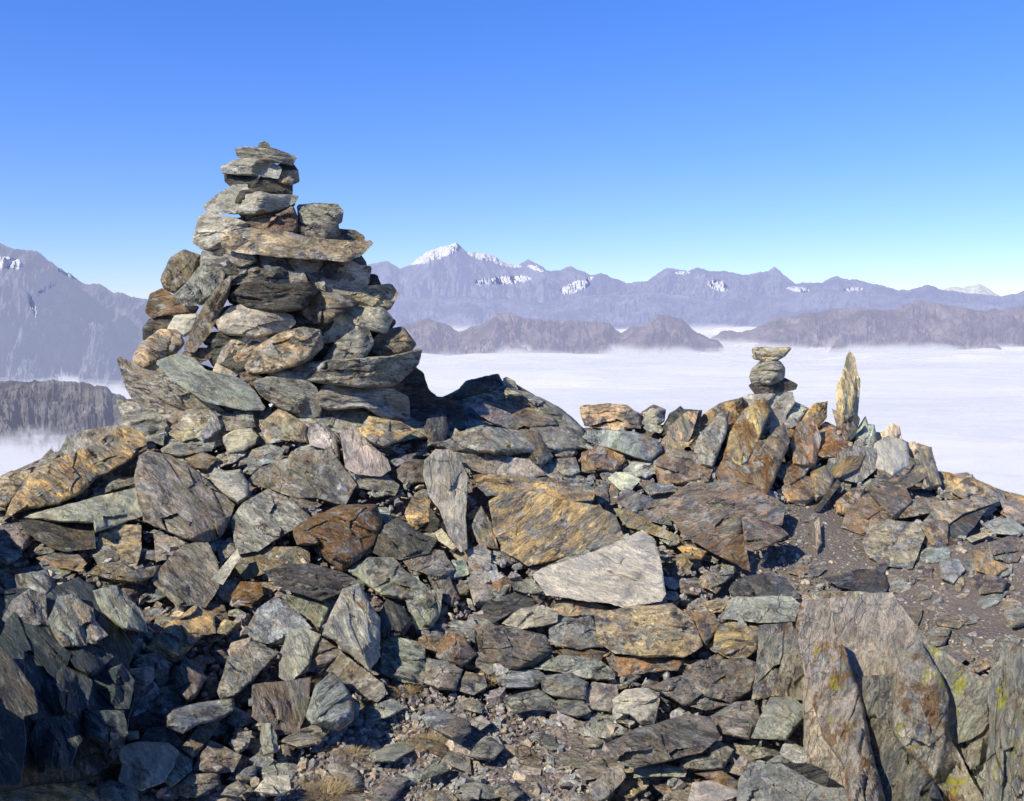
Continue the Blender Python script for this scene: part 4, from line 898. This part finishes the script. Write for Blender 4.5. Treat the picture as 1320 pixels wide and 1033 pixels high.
def mountains(name, d0, L, pts, mat, jag=2.0, spur=90, amp=.10, seed=1, snow=(), mist=60, tilt=0, base=ZC, step=1.5):
    pts = np.array(pts, float)
    X = np.arange(pts[0, 0], pts[-1, 0], step)
    cy = np.interp(X, pts[:, 0], pts[:, 1])
    n1 = fbm(np.stack([X / 16, X * 0 + seed, X * 0], -1), 5, seed, .6)
    cy = cy - n1 * jag
    nt = 140; tt = np.linspace(0, 1, nt)
    Tg, Xg = np.meshgrid(tt, X, indexing='ij'); Cy = np.broadcast_to(cy, Tg.shape)
    r_ = d0 - L * (1 - Tg)
    zc = pt(X, cy, d0)[:, 2]
    Zc = np.broadcast_to(zc, Tg.shape)
    hgt = Zc - (base - 80)
    # ridged spurs running down the face
    sx = Xg + 14 * vnoise(np.stack([Xg / 40, Tg * 3, 0 * Tg], -1), seed + 4) + tilt * (1 - Tg) * 60
    def ridge(lam, ty, sd): return 1 - np.abs(vnoise(np.stack([sx / lam, Tg * ty, 0 * Tg + sd], -1), seed + sd)) * 2
    rd = ridge(spur * .5, 1.6, 2) + .65 * ridge(spur * .22, 3.5, 3) + .46 * ridge(spur * .1, 7, 5) + .34 * ridge(spur * .045, 14, 6) + .22 * ridge(spur * .02, 28, 7)
    env = np.minimum(Tg * 3, 1) * (1 - Tg ** 5)
    g = Tg ** 1.05
    Z = (base - 80) + hgt * (g + amp * (rd - .9) * env)
    # a small crest relief so that the skyline faces are not smooth
    P_ = pt(Xg, Cy, r_); Y_ = P_[..., 1]; Xw = (Xg - W0 / 2) / F0 * r_
    V = np.stack([Xw, Y_, Z], -1)
    bk = V[-1].copy(); bks = []
    for k, (f, dz) in enumerate([(.10, .25), (.4, .7), (.9, 1.1)]):
        p = bk.copy(); p[:, 1] += L * f; p[:, 0] *= (1 + f * L / d0); p[:, 2] -= hgt[-1] * dz; bks.append(p)
    G = np.concatenate([V, np.array(bks)]); nr, nc = G.shape[:2]
    idx = np.arange(nr * nc).reshape(nr, nc)
    quads = np.stack([idx[:-1, :-1], idx[:-1, 1:], idx[1:, 1:], idx[1:, :-1]], -1).reshape(-1, 4)
    # photo coordinates of every vertex, used to place the snow fields on the real slopes
    f_ = G[..., 1] * CP - G[..., 2] * SP; u_ = G[..., 1] * SP + G[..., 2] * CP
    py_ = H0 / 2 - u_ / f_ * F0; px_ = W0 / 2 + G[..., 0] / f_ * F0
    sn = np.zeros(py_.shape)
    for (sx0, sy0, rx, ry, rot) in snow:
        cr, sr = math.cos(math.radians(rot)), math.sin(math.radians(rot))
        a_ = ((px_ - sx0) * cr + (py_ - sy0) * sr) / rx; b_ = (-(px_ - sx0) * sr + (py_ - sy0) * cr) / ry
        sn = np.maximum(sn, smooth(1.25, .75, np.sqrt(a_ ** 2 + b_ ** 2)))
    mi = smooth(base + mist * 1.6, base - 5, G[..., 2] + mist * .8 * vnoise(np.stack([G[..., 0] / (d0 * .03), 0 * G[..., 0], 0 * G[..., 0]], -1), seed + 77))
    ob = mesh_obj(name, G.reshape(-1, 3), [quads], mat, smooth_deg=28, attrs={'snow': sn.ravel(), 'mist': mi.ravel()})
    return tag(ob, kind='structure')

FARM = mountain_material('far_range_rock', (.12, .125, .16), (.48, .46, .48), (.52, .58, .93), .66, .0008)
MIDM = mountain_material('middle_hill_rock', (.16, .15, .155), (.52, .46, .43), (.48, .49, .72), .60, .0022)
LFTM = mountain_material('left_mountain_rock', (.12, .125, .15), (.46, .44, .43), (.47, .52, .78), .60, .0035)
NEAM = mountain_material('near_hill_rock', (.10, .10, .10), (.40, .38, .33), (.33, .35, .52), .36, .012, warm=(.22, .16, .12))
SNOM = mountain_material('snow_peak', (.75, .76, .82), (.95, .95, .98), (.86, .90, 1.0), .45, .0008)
FAR = [(-600, 390), (-300, 380), (0, 385), (200, 388), (400, 372), (455, 352), (478, 340), (500, 338), (515, 348), (530, 340), (550, 326), (575, 316), (588, 315), (602, 326), (625, 325), (645, 337), (668, 340), (680, 333), (692, 340), (705, 351), (735, 345), (750, 350), (760, 355), (775, 352), (790, 360),
       (808, 366), (835, 363), (860, 346), (885, 349), (900, 345), (930, 352), (960, 353), (985, 350), (998, 343), (1010, 352), (1025, 366), (1060, 366), (1078, 357), (1110, 362), (1140, 370), (1170, 377), (1190, 369), (1215, 372), (1250, 380), (1290, 384), (1320, 375), (1400, 385), (1600, 378), (1900, 390)]
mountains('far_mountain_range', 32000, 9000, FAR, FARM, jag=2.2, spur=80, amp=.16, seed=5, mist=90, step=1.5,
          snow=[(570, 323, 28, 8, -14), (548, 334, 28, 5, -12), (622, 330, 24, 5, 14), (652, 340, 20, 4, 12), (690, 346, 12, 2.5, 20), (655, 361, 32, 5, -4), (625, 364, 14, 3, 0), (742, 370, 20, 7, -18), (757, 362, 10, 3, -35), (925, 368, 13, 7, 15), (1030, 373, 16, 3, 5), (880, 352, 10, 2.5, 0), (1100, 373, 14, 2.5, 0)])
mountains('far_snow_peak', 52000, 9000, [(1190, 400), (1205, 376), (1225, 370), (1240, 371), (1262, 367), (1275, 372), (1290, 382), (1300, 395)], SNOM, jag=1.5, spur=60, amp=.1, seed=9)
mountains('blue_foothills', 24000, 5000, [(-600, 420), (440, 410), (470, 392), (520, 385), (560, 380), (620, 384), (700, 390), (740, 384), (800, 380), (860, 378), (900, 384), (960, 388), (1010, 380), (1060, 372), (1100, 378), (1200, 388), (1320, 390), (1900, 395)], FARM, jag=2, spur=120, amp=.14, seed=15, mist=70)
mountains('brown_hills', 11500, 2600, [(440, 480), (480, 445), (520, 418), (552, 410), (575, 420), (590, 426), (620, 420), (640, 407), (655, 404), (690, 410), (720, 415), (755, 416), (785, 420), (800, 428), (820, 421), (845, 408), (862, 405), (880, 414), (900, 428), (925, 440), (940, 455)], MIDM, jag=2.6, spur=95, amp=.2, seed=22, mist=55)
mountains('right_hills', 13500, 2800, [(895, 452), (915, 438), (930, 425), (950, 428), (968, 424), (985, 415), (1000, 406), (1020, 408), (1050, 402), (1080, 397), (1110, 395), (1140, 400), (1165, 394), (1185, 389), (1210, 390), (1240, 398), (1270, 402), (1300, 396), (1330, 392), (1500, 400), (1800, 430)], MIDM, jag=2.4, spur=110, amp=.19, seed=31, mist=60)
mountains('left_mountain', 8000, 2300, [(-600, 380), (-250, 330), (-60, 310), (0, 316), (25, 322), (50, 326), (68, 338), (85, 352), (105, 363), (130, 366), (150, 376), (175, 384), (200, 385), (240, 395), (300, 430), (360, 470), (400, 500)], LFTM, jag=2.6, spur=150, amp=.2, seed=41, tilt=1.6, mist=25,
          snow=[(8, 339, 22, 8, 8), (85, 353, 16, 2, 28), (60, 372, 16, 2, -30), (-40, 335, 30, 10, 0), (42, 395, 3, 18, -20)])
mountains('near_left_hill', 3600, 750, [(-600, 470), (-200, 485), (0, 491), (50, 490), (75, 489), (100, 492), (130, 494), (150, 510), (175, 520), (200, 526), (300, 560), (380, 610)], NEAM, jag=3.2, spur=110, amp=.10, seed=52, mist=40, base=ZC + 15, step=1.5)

# ------------------------------------------------------------------ sea of clouds
def cloud_material():
    s = NT('cloud_top')
    tc = s.n('ShaderNodeTexCoord').outputs['Object']
    n1 = s.noise(s.mapping(tc, (.0002, .0006, .001)), 1.0, 5, .55, .6)
    n2 = s.noise(s.mapping(tc, (.0008, .0015, .001)), 1.0, 5, .55, .4)
    c = s.mix(s.ramp(n1, .36, .66), (.78, .79, .86), (.95, .94, .96))
    c = s.mix(s.ramp(n2, .5, .7, 0, .5), c, (.86, .87, .92))
    bp = s.n('ShaderNodeBump', {'Height': s.math('ADD', s.math('MULTIPLY', n1, 60.0), s.math('MULTIPLY', n2, 18.0)), 'Strength': .8, 'Distance': 1.0})
    bs = s.n('ShaderNodeBsdfDiffuse', {'Color': c, 'Normal': bp.outputs[0]})
    em = s.n('ShaderNodeEmission', {'Color': (.79, .83, 1.0, 1), 'Strength': 1.0})
    mx = s.n('ShaderNodeMixShader', {0: .5, 1: bs.outputs[0], 2: em.outputs[0]})
    s.t.links.new(mx.outputs[0], s.out.inputs[0]); return s.m
def veil_material(sc, thr, amt):
    s = NT('cloud_veil')
    tc = s.n('ShaderNodeTexCoord').outputs['Object']
    n1 = s.noise(s.mapping(tc, (.00045 * sc, .0013 * sc, .001)), 1.0, 7, .62, .7)
    em = s.n('ShaderNodeEmission', {'Color': (.82, .84, 1.0, 1), 'Strength': 1.0})
    df = s.n('ShaderNodeBsdfDiffuse', {'Color': (.8, .82, .88, 1)})
    m1 = s.n('ShaderNodeMixShader', {0: .5, 1: df.outputs[0], 2: em.outputs[0]})
    tr = s.n('ShaderNodeBsdfTransparent')
    mx = s.n('ShaderNodeMixShader', {0: s.ramp(n1, thr, thr + .2, 0, amt), 1: tr.outputs[0], 2: m1.outputs[0]})
    s.t.links.new(mx.outputs[0], s.out.inputs[0]); return s.m
def cloud_sheet(name, z, amp, mat, seed):
    R = np.concatenate([[200, 600, 1000], np.geomspace(1400, 90000, 260)]); A = np.radians(np.linspace(-62, 62, 260))
    Rg, Ag = np.meshgrid(R, A, indexing='ij'); x = Rg * np.sin(Ag); y = Rg * np.cos(Ag)
    h = fbm(np.stack([x / 1500, y / 700, 0 * x], -1), 4, seed) * amp * (1 + Rg / 9000) + fbm(np.stack([x / 420, y / 300, 0 * x], -1), 3, seed + 9) * amp * .4
    V = np.stack([x, y, z + h], -1); idx = np.arange(V[..., 0].size).reshape(Rg.shape)
    quads = np.stack([idx[:-1, :-1], idx[:-1, 1:], idx[1:, 1:], idx[1:, :-1]], -1).reshape(-1, 4)[:, ::-1]
    tag(mesh_obj(name, V.reshape(-1, 3), [quads], mat, smooth_deg=180), kind='structure')
cloud_sheet('sea_of_clouds', ZC, 30, cloud_material(), 3)
for k, (dz, thr, amt) in enumerate([(12, .42, .45), (24, .46, .4), (38, .5, .35), (54, .54, .3)]):
    cloud_sheet('mist', ZC + dz, 12, veil_material(1 + .3 * k, thr, amt), 20 + k)

# ------------------------------------------------------------------ dry grass tufts
def straw():
    s = NT('dry_grass'); oi = s.n('ShaderNodeObjectInfo'); tc = s.n('ShaderNodeTexCoord').outputs['Object']
    c = s.mix(s.noise(tc, 40.0, 3), (.26, .18, .08), (.50, .38, .19))
    bs = s.n('ShaderNodeBsdfPrincipled', {'Base Color': c, 'Roughness': .7}); s.t.links.new(bs.outputs[0], s.out.inputs[0]); return s.m
M_STRAW = straw()
def tuft(px, py, rad, n, label, hgt):
    d = float(D(px, py)) - .01; o = pt(px, py, d); V = []; Fc = []
    for i in range(n):
        a = rng.uniform(0, 2 * math.pi); r0 = rad * .45 * rng.uniform() ** .5; bx = np.array([math.cos(a) * r0, math.sin(a) * r0, 0])
        out = rng.uniform(.2, 1.1) * rad; a2 = a + rng.normal(0, .6); h = hgt * rng.uniform(.4, 1.0); w = .0008
        sd = np.array([-math.sin(a2), math.cos(a2), 0]) * w; k0 = len(V)
        for t in (0, .35, .7, 1):
            p = o + bx + np.array([math.cos(a2), math.sin(a2), 0]) * out * t ** 1.4 + np.array([0, 0, h * (t - .45 * t * t)])
            ww = 1 - .85 * t; V += [p - sd * ww, p + sd * ww]
        for q in range(3): Fc.append([k0 + 2 * q, k0 + 2 * q + 1, k0 + 2 * q + 3, k0 + 2 * q + 2])
    tag(mesh_obj('grass_tuft', np.array(V), [np.array(Fc)], M_STRAW, origin=o), label, 'grass tuft', 'dry grass tufts on the gravel')
tuft(552, 962, .085, 300, 'dry golden grass tuft beside the smooth blue stone on the gravel', .06)
tuft(422, 1026, .10, 380, 'dry golden grass tuft at the bottom edge near the white angular block', .07)
tuft(455, 972, .08, 140, 'low straw coloured grass tuft at the gravel edge below the smooth boulder', .03)
tuft(520, 893, .10, 180, 'thin dry grass tuft at the foot of the square grey rocks', .035)
tuft(632, 880, .07, 130, 'small brown grass tuft by the flat tan stone at the gravel edge', .04)
tuft(466, 905, .08, 120, 'sparse dry grass tuft right of the smooth blue grey boulder', .03)
tuft(395, 885, .06, 120, 'dry grass tuft growing in the crack left of the smooth boulder', .04)

# ------------------------------------------------------------------ light, sky, camera
EL, AZ = math.radians(40), math.radians(232)        # azimuth measured clockwise from +Y: the sun stands behind and left
to_sun = Vector((math.sin(AZ) * math.cos(EL), math.cos(AZ) * math.cos(EL), math.sin(EL)))
sl = bpy.data.lights.new('sun', 'SUN'); sl.energy = 5.0; sl.angle = math.radians(.5); sl.color = (1, .93, .79)
so = bpy.data.objects.new('sun', sl); col.objects.link(so); so.rotation_euler = to_sun.to_track_quat('Z', 'Y').to_euler()
wd = bpy.data.worlds.new('World'); scene.world = wd; wd.use_nodes = True; nt = wd.node_tree; nt.nodes.clear()
sky = nt.nodes.new('ShaderNodeTexSky'); sky.sky_type = 'NISHITA'; sky.sun_disc = False; sky.sun_elevation = EL; sky.sun_rotation = AZ
sky.altitude = 2500; sky.air_density = 1.0; sky.dust_density = .0; sky.ozone_density = 2.5
hs = nt.nodes.new('ShaderNodeHueSaturation'); hs.inputs['Saturation'].default_value = 1.0; hs.inputs['Value'].default_value = 1.0
bg = nt.nodes.new('ShaderNodeBackground'); bg.inputs[1].default_value = .145
ow = nt.nodes.new('ShaderNodeOutputWorld')
nt.links.new(sky.outputs[0], hs.inputs['Color']); mu = nt.nodes.new('ShaderNodeMix'); mu.data_type = 'RGBA'; mu.blend_type = 'MULTIPLY'; mu.inputs[0].default_value = 1; tcw = nt.nodes.new('ShaderNodeTexCoord'); sx_ = nt.nodes.new('ShaderNodeSeparateXYZ'); nt.links.new(tcw.outputs['Generated'], sx_.inputs[0]); rw = nt.nodes.new('ShaderNodeValToRGB'); nt.links.new(sx_.outputs[2], rw.inputs[0]); rw.color_ramp.elements[0].color = (.74, .78, 1.16, 1); rw.color_ramp.elements[0].position = .0; rw.color_ramp.elements[1].color = (.43, .88, 1.64, 1); rw.color_ramp.elements[1].position = .36; e_ = rw.color_ramp.elements.new(.62); e_.color = (.16, .27, .50, 1); nt.links.new(rw.outputs[0], mu.inputs[7])
nt.links.new(hs.outputs[0], mu.inputs[6]); nt.links.new(mu.outputs[2], bg.inputs[0]); nt.links.new(bg.outputs[0], ow.inputs[0])
cd = bpy.data.cameras.new('camera'); cd.sensor_width = 36; cd.lens = F0 / W0 * 36; cd.clip_start = .1; cd.clip_end = 250000
co = bpy.data.objects.new('camera', cd); col.objects.link(co); co.location = (0, 0, 0); co.rotation_euler = (math.radians(90) - PITCH, 0, 0)
scene.camera = co
scene.view_settings.view_transform = 'Standard'; scene.view_settings.look = 'None'; scene.view_settings.exposure = 0
scene.cycles.transparent_max_bounces = 16; scene.cycles.max_bounces = 4; scene.cycles.diffuse_bounces = 2
